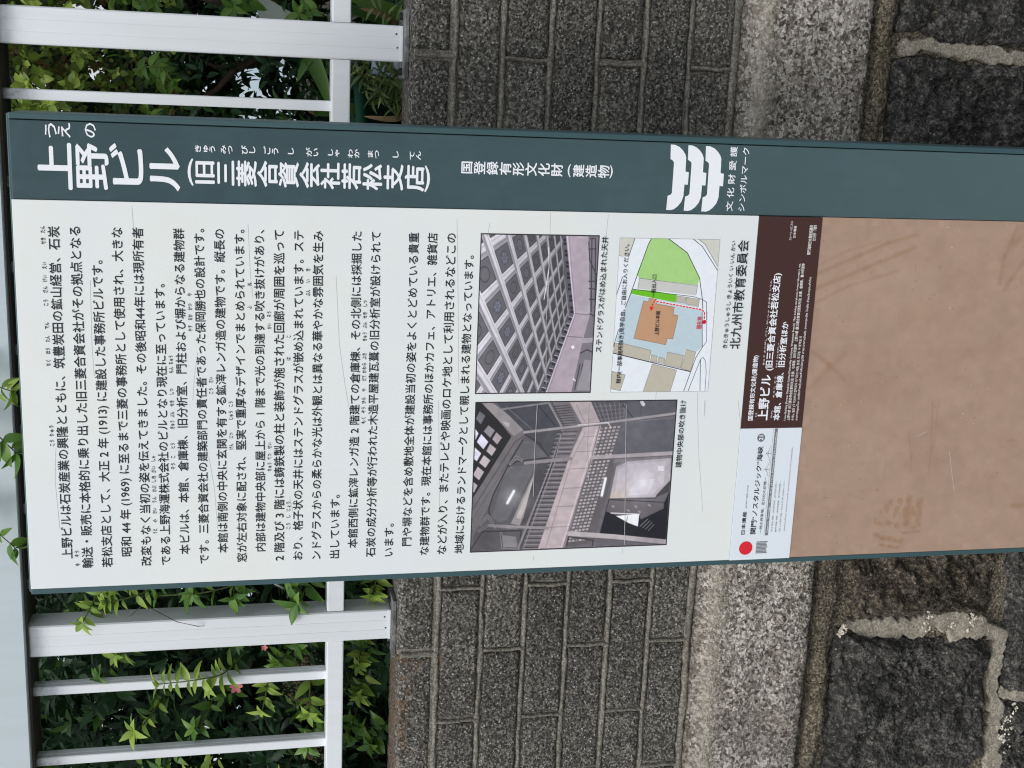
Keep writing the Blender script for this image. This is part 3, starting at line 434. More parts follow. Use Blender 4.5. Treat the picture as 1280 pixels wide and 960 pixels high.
def art_map():
    q=[(774.5,297),(900,299),(884,490),(762,489)]; A=Art(560,840,(236,240,245),q)
    a=lambda *p:[(760+x/8.53,290+y/8.53) for x,y in p]; b=lambda *p:[(755+x/8.53,390+y/8.53) for x,y in p]
    be=(212,210,199); bb=(194,187,170)
    A.poly(a((120,60),(285,65),(215,265),(115,245)),be); A.poly(a((960,75),(1195,80),(1165,365),(1030,130)),be)
    A.poly(a((460,65),(640,70),(840,220),(970,490),(950,565),(330,490),(300,450),(425,130)),(172,214,134))
    A.poly(a((330,490),(950,570),(930,675),(310,600)),(204,204,198))
    A.poly(a((230,660),(430,700),(720,745),(950,800),(1005,830))+b((1040,10),(1040,375),(970,430),(865,400),(840,465),(670,425),(640,492),(490,460),(205,330),(120,310)),(194,211,219))
    A.poly(a((262,606),(480,625),(727,670),(710,748),(240,655),(244,625)),(112,194,42))
    A.poly(a((430,700),(512,715),(508,762),(700,800),(685,880),(740,892))+b((737,25),(782,40),(725,287),(667,280),(647,347),(310,275))+a((372,730),(425,740)),(198,154,120))
    for P in (b((110,320),(205,330),(492,405),(470,525),(95,430)),b((500,455),(560,470),(550,535),(485,520)),b((575,480),(640,490),(630,550),(560,535)),b((670,425),(840,465),(805,600),(635,555)),b((870,400),(970,430),(915,635),(810,600)),b((505,550),(765,620),(695,846),(405,846)),b((80,620),(220,660),(165,830),(65,805)),a((730,680),(825,695),(812,760),(715,740)),a((830,695),(970,720),(955,795),(820,765))):
        A.poly(P,bb if P[0][1]>395 or P[0][0]>840 else bb); A.line(P+[P[0]],.35,(90,88,84))
    K=(44,46,52)
    for P,w in ((a((460,65),(425,130),(240,640),(180,800)),.8),(a((640,70),(840,220),(970,490),(1000,720),(1005,830)),.8),(a((900,70),(1000,150),(1165,410)),.7),(a((960,75),(1030,130),(1165,365)),.4),(a((285,65),(215,265)),.6),(a((150,480),(85,670)),.7),(a((115,245),(160,262)),.3),(a((262,606),(725,667),(900,688),(1000,720),(1045,750),(1045,939)),.6),(a((330,490),(950,570),(930,675)),.3),(a((330,490),(310,600)),.3),(b((95,430),(905,637)),1.0),(b((1040,0),(1040,380),(970,490),(838,848)),.7),(b((1092,0),(1085,320),(1040,380)),.5),(b((1020,510),(885,848)),.6),(b((1020,510),(1014,848)),.7),(b((1020,510),(1050,487),(1075,530),(1082,640),(1068,848)),.5),(b((150,180),(95,360)),.7)): A.line(P,w,K)
    A.line(a((430,700),(512,715),(508,762),(700,800),(685,880),(740,892))+b((737,25),(782,40),(725,287),(667,280),(647,347),(310,275))+a((372,730),(425,740),(430,700)),.35,(110,80,60))
    A.line(a((505,735),(1000,828))+b((1062,10),(1062,80)),2.6,(244,238,240))
    dash=a((512,738),(1000,832),(1022,860))+b((1062,90)); 
    for (x0,y0),(x1,y1) in zip(dash,dash[1:]):
        L=math.hypot(x1-x0,y1-y0); n=max(int(L/4),1)
        for k in range(n): A.line([(x0+(x1-x0)*k/n,y0+(y1-y0)*k/n),(x0+(x1-x0)*(k+.55)/n,y0+(y1-y0)*(k+.55)/n)],1.4,(214,42,62))
    A.line(a((500,722),(485,745)),1.4,(226,42,50)); A.line(a((472,765),(462,785)),1.4,(226,42,50)); A.poly(a((433,790),(482,800),(450,842)),(226,42,50))
    for k in range(14): A.poly(b((1085,105),(1075,128),(1050,130),(1040,108),(1055,84),(1078,88)),(208,30,52))
    for e in ([q[0],q[1]],[q[1],q[2]],[q[2],q[3]],[q[3],q[0]]): A.line(e,.9,(160,162,164))
    A.grain(.012); return A.image('map_print')

def art_board(x0,x1,z0,z1):
    """brown blank field with wiped streaks, a glove print and scratches; drawing units are metres"""
    q=[(-z1,-x1),(-z0,-x1),(-z0,-x0),(-z1,-x0)]
    A=Art(900,700,(169,141,122),q)
    for sc_,am in ((5,.010),(11,.008),(30,.009),(90,.010)):
        gx=rng.normal(0,1,(int(sc_*.8)+3,sc_+3)); X=np.linspace(0,gx.shape[1]-1.001,A.w); Y=np.linspace(0,gx.shape[0]-1.001,A.h)
        xi=X.astype(int); yi=Y.astype(int); fx=X-xi; fy=(Y-yi)[:,None]; fx=fx*fx*(3-2*fx); fy=fy*fy*(3-2*fy)
        v=(gx[yi][:,xi]*(1-fx)+gx[yi][:,xi+1]*fx)*(1-fy)+(gx[yi+1][:,xi]*(1-fx)+gx[yi+1][:,xi+1]*fx)*fy
        A.im*=1+am*v[...,None]*np.array([.8,1,1.15])
    for pts,w,al in SMEARS:
        A.line([(-z,-x) for x,z in pts],w,(148,112,86),min(al*.78,.7),1.4)
    for cx,cz,w_,h_,sk in GLOVE:
        P_=[]
        for k in range(9):
            a_=2*math.pi*k/9; r_=rng.uniform(.62,1.15); P_.append((-cz+w_/2*r_*math.cos(a_)+sk*math.sin(a_),-cx+h_/2*r_*math.sin(a_)))
        A.poly(P_,(152,118,90),.5)
    for k in range(90):
        x=rng.uniform(x0,x1);z=rng.uniform(z0,z1);a_=rng.uniform(0,6.28);l=rng.uniform(.002,.022)
        A.line([(-z,-x),(-z+l*math.cos(a_),-x+l*math.sin(a_))],.0006,(205,180,162) if k%3 else (112,84,70),rng.uniform(.1,.35))
    for k in range(150):
        x=rng.uniform(x0,x1);z=rng.uniform(z0,z1); A.line([(-z,-x),(-z+.0006,-x)],rng.uniform(.0008,.002),(120,92,78) if k%4 else (220,205,190),.6)
    A.grain(.018); return A.image('brown_board_wear')

# ------------------------------------------------------------------ lettering (built-in font, every stroke a flat face)
_fc=bpy.data.curves.new('fc','FONT'); _fo=bpy.data.objects.new('fo',_fc); COL.objects.link(_fo); _fc.size=1
def glyphs(body,bold=0.0,res=2):
    _fc.body=body; _fc.resolution_u=res
    dg=bpy.context.evaluated_depsgraph_get(); dg.update(); ev=_fo.evaluated_get(dg); me=bpy.data.meshes.new_from_object(ev)
    n=len(me.vertices); co=np.empty(n*3); me.vertices.foreach_get('co',co); co=co.reshape(n,3)
    F=[tuple(p.vertices) for p in me.polygons]; bpy.data.meshes.remove(me); k0=len(F)
    if bold and n:      # heavier strokes: the same outline laid again, a hair to each side
        C=[co];G=list(F)
        for q,(dx,dy) in enumerate(((1,0),(-1,0),(0,1),(0,-1))):
            c=co.copy(); c[:,0]+=dx*bold; c[:,1]+=dy*bold; c[:,2]=q+1; C.append(c); G+=[tuple(i+(q+1)*n for i in f) for f in F]
        co=np.concatenate(C); F=G
    return co,F
def hline(body,x0,x1,zc,y,bold=0.0,aspect=None,res=2):
    co,F=glyphs(body,bold,res)
    if not len(co): return [],[]
    a,b=co[:,0].min(),co[:,0].max(); s=(x1-x0)/(b-a); sz=aspect or s
    return [(x0+(c[0]-a)*s,y-c[2]*4e-5,zc+(c[1]-.37)*sz) for c in co],F
def cell(ch,z1,z0,xl,xr,y,bold=0.0,res=3,fit=True):
    """one character of a vertical column in the box z0..z1, xl..xr"""
    co,F=glyphs(ch,bold,res); lay=co[:,2]*4e-5; co=co[:,:2].copy()
    if ch in '()': co=np.stack([co[:,1],-co[:,0]],1)
    mn=co.min(0); mx_=co.max(0)
    if fit: sx=(xr-xl)/(mx_[0]-mn[0]); sz=(z1-z0)/(mx_[1]-mn[1]); return [(xl+(c[0]-mn[0])*sx,y-l,z0+(c[1]-mn[1])*sz) for c,l in zip(co,lay)],F
    s=(xr-xl); cx=(xl+xr)/2; cz=(z0+z1)/2; sz=(z1-z0)
    return [(cx+(c[0]-.5)*s*1.04,y-l,cz+(c[1]-.38)*sz*1.06) for c,l in zip(co,lay)],F

# ------------------------------------------------------------------ ground and planting bed
GZ=-.25
def sheet(name,x0,x1,y0,y1,z,nx,ny,amp,mat,sc=1.0):
    V=[];F=[]
    for j in range(ny+1):
        for i in range(nx+1):
            x=x0+(x1-x0)*i/nx;y=y0+(y1-y0)*j/ny; V.append((x,y,z+amp*noise.noise(Vector((x*sc,y*sc,3)))))
    for j in range(ny):
        for i in range(nx): a=j*(nx+1)+i; F.append((a,a+1,a+nx+2,a+nx+1))
    return props(mesh_obj(name,V,F,mat),kind='structure')
m_pave=granular('asphalt_pavement',srgb(60,60,60),srgb(86,86,84),srgb(116,114,110),300,.1,.003,2)
m_soil=granular('dark_garden_soil',srgb(26,22,18),srgb(44,38,30),srgb(70,60,48),150,.05,.006,4)
sheet('ground',-400,400,-400,400,GZ-.06,8,8,0,m_pave)
sheet('pavement',-14,14,-4.5,-.06,GZ,30,12,.004,m_pave)
sheet('garden_soil',-14,14,.10,14,1.12,60,30,.05,m_soil,1.3)

# ------------------------------------------------------------------ retaining wall: rubble stone, granite coping, slag brick
wall=thing('retaining_wall','dark retaining wall of slag bricks over pale granite coping and rubble stones, behind the sign','wall',(-.5,.05,GZ))
def fbm(x,z,s,seed,o=4):
    return noise.fractal(Vector((x*s,z*s,seed)),1.0,2.1,o,noise_basis='PERLIN_ORIGINAL')
def rough_block(x0,x1,z0,z1,front,back,nx,nz_,amp,seed,rnd=.006,wob=.0018,ncoarse=18):
    """a hewn block: rough displaced face, worn rounded arrises"""
    V=[];F=[]
    for j in range(nz_+1):
        for i in range(nx+1):
            u=i/nx;v=j/nz_
            # crowd samples towards the edges
            u=.5-.5*math.cos(math.pi*u) if nx<40 else u
            x=x0+(x1-x0)*u; z=z0+(z1-z0)*v
            e=min((x-x0),(x1-x),(z-z0),(z1-z)); r=max(0,1-e/rnd)
            y=front+rnd*(1-math.sqrt(max(0,1-r*r)))*1.0 - amp*(fbm(x,z,ncoarse,seed)*.6+.4*fbm(x,z,110,seed+9,3))*(1-.6*r)
            if j in(0,nz_): z+=wob*fbm(x,z,40,seed+2,2)
            if i in(0,nx): x+=wob*fbm(x,z,40,seed+5,2)
            V.append((x,y,z))
    for j in range(nz_):
        for i in range(nx): a=j*(nx+1)+i; F.append((a,a+1,a+nx+2,a+nx+1))
    ring=[i for i in range(nx+1)]+[(nx+1)*(j+1)-1 for j in range(1,nz_+1)]+[nz_*(nx+1)+i for i in range(nx-1,-1,-1)]+[j*(nx+1) for j in range(nz_-1,0,-1)]
    n=len(V)
    for k in ring: p=V[k]; V.append((p[0],back,p[2]))
    m=len(ring)
    for k in range(m): F.append((ring[k],n+k,n+(k+1)%m,ring[(k+1)%m]))
    return V,F
PITCH=.0745; TOP=1.240
joints_z=[1.1745-PITCH*k for k in range(7)]              # bed joints
rows=[(1.1795,TOP)]+[(joints_z[k+1]+.0045,joints_z[k]-.0045) for k in range(6)]
XL,XR=-2.15,1.15; BL=.243
sd=1
for k,(z0,z1) in enumerate(rows):
    off=.048 if k%2==0 else -.0805
    i=math.floor((XL-off)/BL)
    while off+i*BL<XR:
        a=off+i*BL+random.uniform(-.004,.004); b=off+(i+1)*BL; i+=1; sd+=1
        if b<XL: continue
        # top course stands on the wall's upper edge, so it is full depth
        v=rough_block(a+.0035,b-.0035,z0+.0005,z1-.0005 if k else z1,random.uniform(-.0015,.0015)+(.0 if k else .002),  .108 if k==0 else .03,46,15,.0036,sd,rnd=.005 if k else .011)
        if k==0:  # close the flat upper bed
            pass
        part('brick',v,m_brick if random.random()<.6 else m_brick2,wall,True)
# wall core behind the bricks, capped under the fence
part('mortar_core',box(XL,XR,.0055,.106,.72,TOP-.004,.0015),m_mortar,wall)
part('wall_cap',extrude([(.012,TOP-.003),(.016,TOP+.0002),(.102,TOP-.0005),(.107,TOP-.006),(.107,TOP-.05),(.012,TOP-.05)],'x',XL,XR),m_brick2,wall)
def bead(x0,x1,z0,z1,w,proud,seed,horizontal=True,n=220,yb=.008):
    V=[];F=[]; K=6
    for i in range(n+1):
        t=i/n; 
        if horizontal:
            x=x0+(x1-x0)*t; c=z0+.0030*fbm(x,seed,7,seed)+.0012*fbm(x,seed,50,seed); hw=w/2*(1+.7*fbm(x,seed,30,seed+3))
        else:
            z=z0+(z1-z0)*t; c=x0+.0022*fbm(z,seed,30,seed); hw=w/2*(1+.3*fbm(z,seed,60,seed+3))
        for j in range(K+1):
            a=math.pi*j/K; q=c-hw*math.cos(a); y=yb-(yb+proud)*math.sin(a)**.55
            y+=.0014*fbm(i*.45,j*.6,.9,seed,3)
            V.append((x,y,q) if horizontal else (q,y,z))
    for i in range(n):
        for j in range(K):
            a=i*(K+1)+j; f=(a,a+1,a+K+2,a+K+1); F.append(f if not horizontal else f[::-1])
    return V,F
for k,z in enumerate(joints_z[:6]):
    part('bed_joint',bead(XL,XR,z,z,.0088,-.0002,20+k,True,420),m_mortar,wall,True)
part('bed_joint',bead(XL,XR,.7275,.7275,.014,.001,33,True,330),m_mortar,wall,True)
for k,(z0,z1) in enumerate(rows):
    off=.048 if k%2==0 else -.0805
    i=math.floor((XL-off)/BL)+1
    while off+i*BL<XR:
        x=off+i*BL; i+=1
        part('head_joint',bead(x,x,z0-.003,z1+(.003 if k else -.004),.0072,.0004,50+i*7+k,False,12),m_mortar,wall,True)
# granite coping: worn arris, sloped upper face
def coping(x0,x1,seed):
    prof=[(.03,.512),(-.020,.5115),(-.029,.516)]+[(-.031-.002*math.sin(i),.525+.0135*i) for i in range(12)]+[(-.031,.690),(-.028,.698),(-.021,.705),(-.013,.711),(-.006,.7165),(.004,.7215),(.014,.724)]
    n=int((x1-x0)/.006); V=[];F=[];K=len(prof)
    for i in range(n+1):
        x=x0+(x1-x0)*i/n
        for j,(y,z) in enumerate(prof):
            am=.006 if 2<=j<=K-3 else .002
            V.append((x,y-am*(fbm(x,z,14,seed)*.8+.55*fbm(x,z,60,seed+4,3)),z+.0035*fbm(x,j,11,seed+8,3)*(1 if 1<=j<=K-2 else .3)))
    for i in range(n):
        for j in range(K-1): a=i*K+j; F.append((a,a+1,a+K+1,a+K)[::-1])
    F.append(tuple(range(K))); F.append(tuple(range(n*K,n*K+K))[::-1])
    return V,F
for a,b,s in ((-2.15,-1.32,3),(-1.318,-.432,5),(-.43,.52,8),(.523,1.15,11)): part('coping_stone',coping(a,b,s),m_granite,wall,True)
part('coping_core',box(XL,XR,.034,.10,.516,.722),m_bed,wall)
# brown bedding band under the coping
def band(x0,x1,seed):
    n=int((x1-x0)/.005); V=[];F=[];K=8
    for i in range(n+1):
        x=x0+(x1-x0)*i/n; zb=.462+.012*fbm(x,1,9,seed)
        if x<-.70: zb-=.006
        for j in range(K+1):
            t=j/K; z=zb+(.5025-zb)*t; y=-.004-.014*math.sin(math.pi*min(max(t,.0),1))**.6-.009*fbm(x,z,16,seed,5)-.004*fbm(x,z,90,seed+1,3); 
            if j in (0,K): y=.035
            V.append((x,y,z))
    for i in range(n):
        for j in range(K): a=i*(K+1)+j; F.append((a,a+1,a+K+2,a+K+1)[::-1])
    return V,F
for a,b,s in ((-2.15,-1.0165,2),(-1.0145,.30,4),(.303,1.15,6)): part('bedding_strip',band(a,b,s),m_bed,wall,True)
# rubble stones
def rubble(poly,seed,depth=.028,front=-.004,rings=40,seg=170,amp=.018):
    P_=[Vector(p) for p in poly]; c=sum(P_,Vector((0,0)))/len(P_)
    L=[(P_[(i+1)%len(P_)]-P_[i]).length for i in range(len(P_))]; tot=sum(L)
    O=[]
    for k in range(seg):
        d=tot*k/seg;i=0
        while d>L[i] and i<len(L)-1: d-=L[i];i+=1
        O.append(P_[i].lerp(P_[(i+1)%len(P_)],min(d/L[i],1)))
    for _ in range(2): O=[(O[k-1]+O[k]*2+O[(k+1)%seg])/4 for k in range(seg)]
    O=[o+Vector((fbm(o.x,o.y,34,seed,4),fbm(o.x,o.y,34,seed+7,4)))*.0075 for o in O]
    V=[];F=[]
    V.append((c.x,front-depth*.8,c.y))
    for r in range(1,rings+1):
        t=(r/rings)**.8
        for k in range(seg):
            p=c.lerp(O[k],t); e=(O[k]-c).length*(1-t)
            prof=min(1,math.sqrt(max(e,0)/.022)); 
            ch=noise.voronoi(Vector((p.x*16,p.y*16,seed)))[0]
            y=front+.012-depth*.9*prof-amp*(fbm(p.x,p.y,9,seed)*1.1+.5*fbm(p.x,p.y,36,seed+3)+.30*fbm(p.x,p.y,110,seed+5,4))*(.35+.65*prof)+(ch[1]-ch[0])*.016*prof-(noise.voronoi(Vector((p.x*38+p.y*12,p.y*30,seed+4)))[0][0])*.007*prof
            V.append((p.x,y,p.y))
    for k in range(seg): V.append((O[k].x,.05,O[k].y))
    for k in range(seg): F.append((0,1+(k+1)%seg,1+k))
    for r in range(rings):
        a=1+r*seg;b=a+seg
        for k in range(seg): F.append((a+k,a+(k+1)%seg,b+(k+1)%seg,b+k))
    return V,F
ST=[([(-.700,.445),(-.812,.446),(-.818,.424),(-.868,.436),(-.900,.416),(-.906,.360),(-.901,.280),(-.902,.199),(-.912,.142),(-.862,.136),(-.780,.142),(-.620,.150),(-.560,.200),(-.550,.32),(-.565,.45)],'b'),
([(-.912,.454),(-.930,.420),(-.938,.374),(-.942,.276),(-.949,.226),(-.948,.168),(-.957,.139),(-.985,.122),(-1.024,.128),(-1.074,.124),(-1.141,.118),(-1.190,.112),(-1.222,.140),(-1.222,.323),(-1.215,.446),(-1.067,.450),(-.987,.452)],'d'),
([(-.690,.125),(-.785,.118),(-.912,.107),(-.961,.097),(-1.035,.096),(-1.064,.088),(-1.072,.030),(-1.06,-.08),(-.90,-.12),(-.72,-.10),(-.665,.0)],'d'),
([(-1.100,.086),(-1.160,.083),(-1.225,.072),(-1.36,.05),(-1.42,-.02),(-1.38,-.12),(-1.15,-.13),(-1.088,-.08),(-1.086,.0025),(-1.084,.062)],'d'),
([(.42,.452),(.20,.458),(.122,.462),(.1155,.413),(.103,.368),(.105,.300),(.106,.221),(.108,.176),(.16,.15),(.36,.160),(.45,.25),(.45,.38)],'d'),
([(.082,.462),(.0865,.434),(.086,.394),(.0862,.366),(.079,.306),(.0785,.217),(.083,.160),(.02,.13),(-.12,.125),(-.24,.15),(-.26,.28),(-.24,.44),(-.08,.456),(.03,.460)],'d'),
([(-.27,.44),(-.36,.45),(-.53,.45),(-.54,.31),(-.53,.22),(-.44,.16),(-.30,.17),(-.275,.29)],'b'),
([(-.55,.13),(-.42,.14),(-.25,.13),(-.20,.05),(-.22,-.10),(-.40,-.12),(-.62,-.11),(-.645,.0),(-.60,.10)],'d'),
([(-.17,.11),(.02,.115),(.14,.13),(.20,.08),(.19,-.08),(.02,-.11),(-.16,-.10),(-.185,.0)],'b'),
([(.22,.13),(.36,.14),(.52,.13),(.60,.05),(.58,-.09),(.40,-.12),(.24,-.10),(.215,.02)],'d'),
([(.47,.45),(.62,.455),(.80,.45),(.82,.30),(.80,.17),(.66,.15),(.49,.17),(.475,.30)],'b'),
([(-1.245,.455),(-1.40,.45),(-1.58,.455),(-1.61,.32),(-1.60,.16),(-1.45,.09),(-1.27,.10),(-1.243,.22)],'b'),
([(-1.635,.45),(-1.80,.455),(-2.0,.44),(-2.08,.30),(-2.04,.14),(-1.85,.10),(-1.66,.12),(-1.63,.28)],'d'),
([(-1.46,.05),(-1.62,.08),(-1.85,.07),(-1.95,.0),(-1.9,-.11),(-1.6,-.12),(-1.44,-.10)],'b'),
([(.64,.13),(.85,.13),(1.02,.12),(1.1,.0),(1.02,-.11),(.78,-.12),(.63,-.08)],'d'),
([(.84,.45),(1.0,.45),(1.12,.44),(1.14,.28),(1.1,.16),(.95,.15),(.84,.18)],'d')]
for i,(p_,kd) in enumerate(ST): part('wall_stone',rubble(p_,31+i*3),m_stone if kd=='d' else m_stoneb,wall,True)
part('stone_core',box(XL,XR,.004,.10,GZ-.05,.494),m_bed,wall)
# pale re-pointed joints between the stones (raised, ragged ribbons of mortar)
def pointing(pts,seed,y=-.0075):
    V=[];F=[];K=10; P_=[]
    for i in range(len(pts)-1):
        (x0,z0,w0),(x1,z1,w1)=pts[i],pts[i+1]; n=max(int(math.hypot(x1-x0,z1-z0)/.003),2)
        for k in range(n): t=k/n; P_.append((x0+(x1-x0)*t,z0+(z1-z0)*t,w0+(w1-w0)*t))
    P_.append(pts[-1])
    for i,(x,z,w) in enumerate(P_):
        a=P_[max(i-2,0)];b=P_[min(i+2,len(P_)-1)]; d=Vector((b[0]-a[0],b[1]-a[1])).normalized(); n_=Vector((-d.y,d.x))
        wl=w/2*(1.1+1.3*fbm(x,z,34,seed,5));wr=w/2*(1.1+1.3*fbm(x,z,34,seed+9,5))
        for j in range(K+1):
            t=(0,.03,.1,.22,.36,.5,.64,.78,.9,.97,1)[j]; o=-wl+(wl+wr)*t; V.append((x+n_.x*o,y+(.016 if j in(0,K) else .0008 if j in (1,K-1) else 0)-.0022*fbm(x+n_.x*o,z+n_.y*o,40,seed+4,4),z+n_.y*o))
    for i in range(len(P_)-1):
        for j in range(K): a=i*(K+1)+j; F.append((a,a+1,a+K+2,a+K+1))
    return V,F
part('pointing',pointing([(-.908,.432,.024),(-.924,.36,.032),(-.922,.28,.034),(-.927,.20,.040),(-.934,.13,.036),(-.955,.112,.026),(-.99,.112,.026),(-1.03,.112,.018),(-1.07,.107,.022),(-1.12,.101,.030),(-1.17,.099,.030),(-1.235,.085,.030)],5),m_pale,wall,True)
part('pointing',pointing([(-1.068,.100,.02),(-1.076,.06,.018),(-1.080,.0,.02),(-1.075,-.1,.02)],8,-.006),m_pale,wall,True)
part('pointing',pointing([(.103,.455,.028),(.101,.40,.022),(.095,.36,.018),(.092,.30,.018),(.090,.24,.026),(.093,.19,.020),(.10,.15,.02)],12),m_pale,wall,True)
part('pointing',pointing([(-.264,.43,.014),(-.265,.30,.012),(-.25,.15,.02),(-.22,.13,.02)],14,-.004),m_pale,wall,True)
def crumbs(pts,seed,n,r,mat,name,parent,y=-.016,spread=.02):
    V=[];F=[]; rd=random.Random(seed)
    for k in range(n):
        cx,cz=rd.choice(pts); x=cx+rd.gauss(0,spread);z=cz+rd.gauss(0,spread*.6); s=r*rd.uniform(.3,1.1); b=len(V)
        for dx,dy,dz in ((1,0,0),(-1,0,0),(0,1,0),(0,-1,0),(0,0,1),(0,0,-1)): V.append((x+dx*s*rd.uniform(.7,1.3),y+dy*s*.7,z+dz*s*rd.uniform(.7,1.3)))
        F+=[tuple(b+i for i in f) for f in ((0,2,4),(2,1,4),(1,3,4),(3,0,4),(2,0,5),(1,2,5),(3,1,5),(0,3,5))]
    return props(part(name,(V,F),mat,parent,False),kind='stuff')
crumbs([(-1.105,.078),(-1.13,.086),(-1.16,.082),(-1.09,.07)],3,60,.0035,m_white,'lime_crumbs',wall,-.022,.012)
crumbs([(-.913,.437),(-.920,.445)],5,26,.005,m_white,'lime_crumbs',wall,-.017,.004)
crumbs([(-.91,.27),(-.913,.22),(-.908,.18)],6,50,.004,m_white,'lime_crumbs',wall,-.014,.010)

# ------------------------------------------------------------------ white fence on the wall
fence=thing('fence','white aluminium picket fence on top of the brick wall behind the sign','fence',(-.41,.075,TOP))
PX=[.0635-.9525*k for k in range(-1,3)]; FY=.050
def post_profile(cx,w,y0,d):
    h=w/2; gr=.0007
    f=[(cx-h+.002,y0),(cx-h,y0+.002),(cx-h,y0+d),(cx+h,y0+d),(cx+h,y0+.002),(cx+h-.002,y0)]
    for gx in (.0085,-.0085): f+= [(cx+gx+.0009,y0),(cx+gx,y0+.0005),(cx+gx-.0009,y0)]
    return f
for x in PX:
    p=part('post',extrude(post_profile(x,.053,FY,.052),'z',TOP+.012,1.8282),m_post,fence)
    part('post_foot',join(box(x-.0262,x+.0262,FY-.001,FY+.053,TOP+.0075,TOP+.0118,.0006)),m_fence,fence)
    hx=.051
    part('base_plate',box(x-hx,x+hx,.028,.106,TOP+.001,TOP+.0070,.0008),m_plate,fence)
    for sx in (-.041,.041): part('anchor_bolt',extrude([(x+sx+.0055*math.cos(a*math.pi/3),.060+.0055*math.sin(a*math.pi/3)) for a in range(6)],'z',TOP+.0068,TOP+.012),m_screw,fence)
    for sz,sx in ((.018,.014),(.016,-.006)):
        part('screw',extrude([(x+sx+.0014*math.cos(a*math.pi/4),TOP+sz+.0014*math.sin(a*math.pi/4)) for a in range(8)],'y',FY-.0006,FY+.001),m_screw,fence)
def picket_profile(cx,w,y0,d):
    h=w/2; return [(cx-h+.0012,y0),(cx-h,y0+.0012),(cx-h,y0+d-.001),(cx-h+.001,y0+d),(cx+h-.001,y0+d),(cx+h,y0+d-.001),(cx+h,y0+.012),(cx+h-.0006,y0+.0115),(cx+h-.0006,y0+.0102),(cx+h,y0+.0098),(cx+h,y0+.0012),(cx+h-.0012,y0)]
pk=[-.0335-.1274*k for k in range(7)]+[-.985,-1.112,-1.239,-1.366,-1.493,-1.620,-1.7475]+[.160+.1274*k for k in range(6)]
for x in pk: part('picket',extrude(picket_profile(x,.0155,FY+.018,.024),'z',1.3540,1.8278),m_fence,fence)
for a,b in zip(sorted(PX)[:-1],sorted(PX)[1:]):
    part('bottom_rail',box(a+.0268,b-.0268,FY+.003,FY+.045,1.3262,1.3545,.0022),m_fence,fence)
def rail_prof():
    return [(.032,1.8315),(.034,1.8300),(.040,1.8295),(.118,1.8295),(.122,1.831),(.122,1.905),(.112,1.914),(.040,1.914),(.032,1.905)]
part('top_rail',extrude(rail_prof(),'x',-2.12,1.13),m_rail,fence)
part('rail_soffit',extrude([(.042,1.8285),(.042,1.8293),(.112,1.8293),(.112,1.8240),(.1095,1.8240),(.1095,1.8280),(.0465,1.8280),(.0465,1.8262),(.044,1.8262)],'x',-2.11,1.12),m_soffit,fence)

# ------------------------------------------------------------------ information sign
SXL,SXR=-.6415,-.0473; SF=-.35; SZT=1.7535; SD=.085
sign=thing('information_sign','tall green framed information sign with Japanese text, photos and a small map','sign',((SXL+SXR)/2,SF+SD/2,GZ))
BORD=-.1469; LFR=-.6342
part('sign_body',box(LFR+.001,-.0562,SF+.004,SF+SD-.004,GZ+.04,SZT-.004,.001),m_edge,sign)
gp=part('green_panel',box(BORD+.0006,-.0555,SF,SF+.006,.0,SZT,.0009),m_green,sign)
part('side_post',box(-.0543,SXR,SF-.0005,SF+SD,GZ,SZT+.0005,.0016),m_edge,sign)
part('side_post',box(SXL,LFR,SF-.0005,SF+SD,GZ,SZT+.0005,.0012),m_edge,sign)
part('side_groove',box(-.0556,-.0542,SF+.003,SF+.01,.0,SZT-.001),m_groove,sign)
part('plinth',box(SXL-.02,SXR+.02,SF-.02,SF+SD+.02,GZ-.002,GZ+.05,.004),m_bed,sign)
part('top_cap',box(SXL+.001,SXR-.001,SF+.006,SF+SD-.001,SZT-.003,SZT+.0035,.001),m_edge,sign)
sheetp=part('text_panel',box(LFR+.0004,BORD,SF-.0016,SF+.004,.8190,SZT+.0006,.0005),m_sheet,sign)
YI=SF-.0019
def ink(name,vfs,mat,parent,kind=None):
    o=part(name,join(*vfs),mat,parent); 
    if kind: props(o,kind=kind)
    return o
for body,x0,x1,z in BODY: ink('text_line',[hline(body,x0,x1,z,YI,.011)],m_ink,sheetp)
ink('reading_aids',[hline(s,x0,x1,z,YI,.016,.0064,1) for s,x0,x1,z in RUBY],m_inkruby,sheetp)
for body,x0,x1,z in LINES['captions']:
    small=body.startswith('上野ビル本') or body.startswith('一般')
    ink('caption',[hline(body,x0,x1,z,SF-.0024,.008,(.0066 if small else None))],m_ink,sheetp)
ink('caption',[hline(*LINES['red'][0][:4],SF-.0024,.01,.0085)],m_red,sheetp)
def add_print(name,xr,xl,zt,zb,img,y):
    vf,uv=print_quad(xr,xl,zt,zb,y); return part(name,vf,print_mat(name,img),sheetp,False,uv)
add_print('ceiling_photo',-.1765,-.3871,1.1952,1.0379,art_ceiling(),SF-.0018)
add_print('atrium_photo',-.3977,-.6076,1.1942,.9145,art_atrium(),SF-.0018)
add_print('site_map',-.1791,-.3867,1.0106,.8714,art_map(),SF-.0018)
ink('hairline_cracks',[ribbon(p_,.0006,SF-.0017) for p_ in CRACKS],m_crack,sheetp,'stuff')
ink('scuff_marks',[ribbon(p_,.0007,SF-.0026) for p_ in SCUFFS if p_[0][1]>.8],m_scuff,sheetp,'stuff')
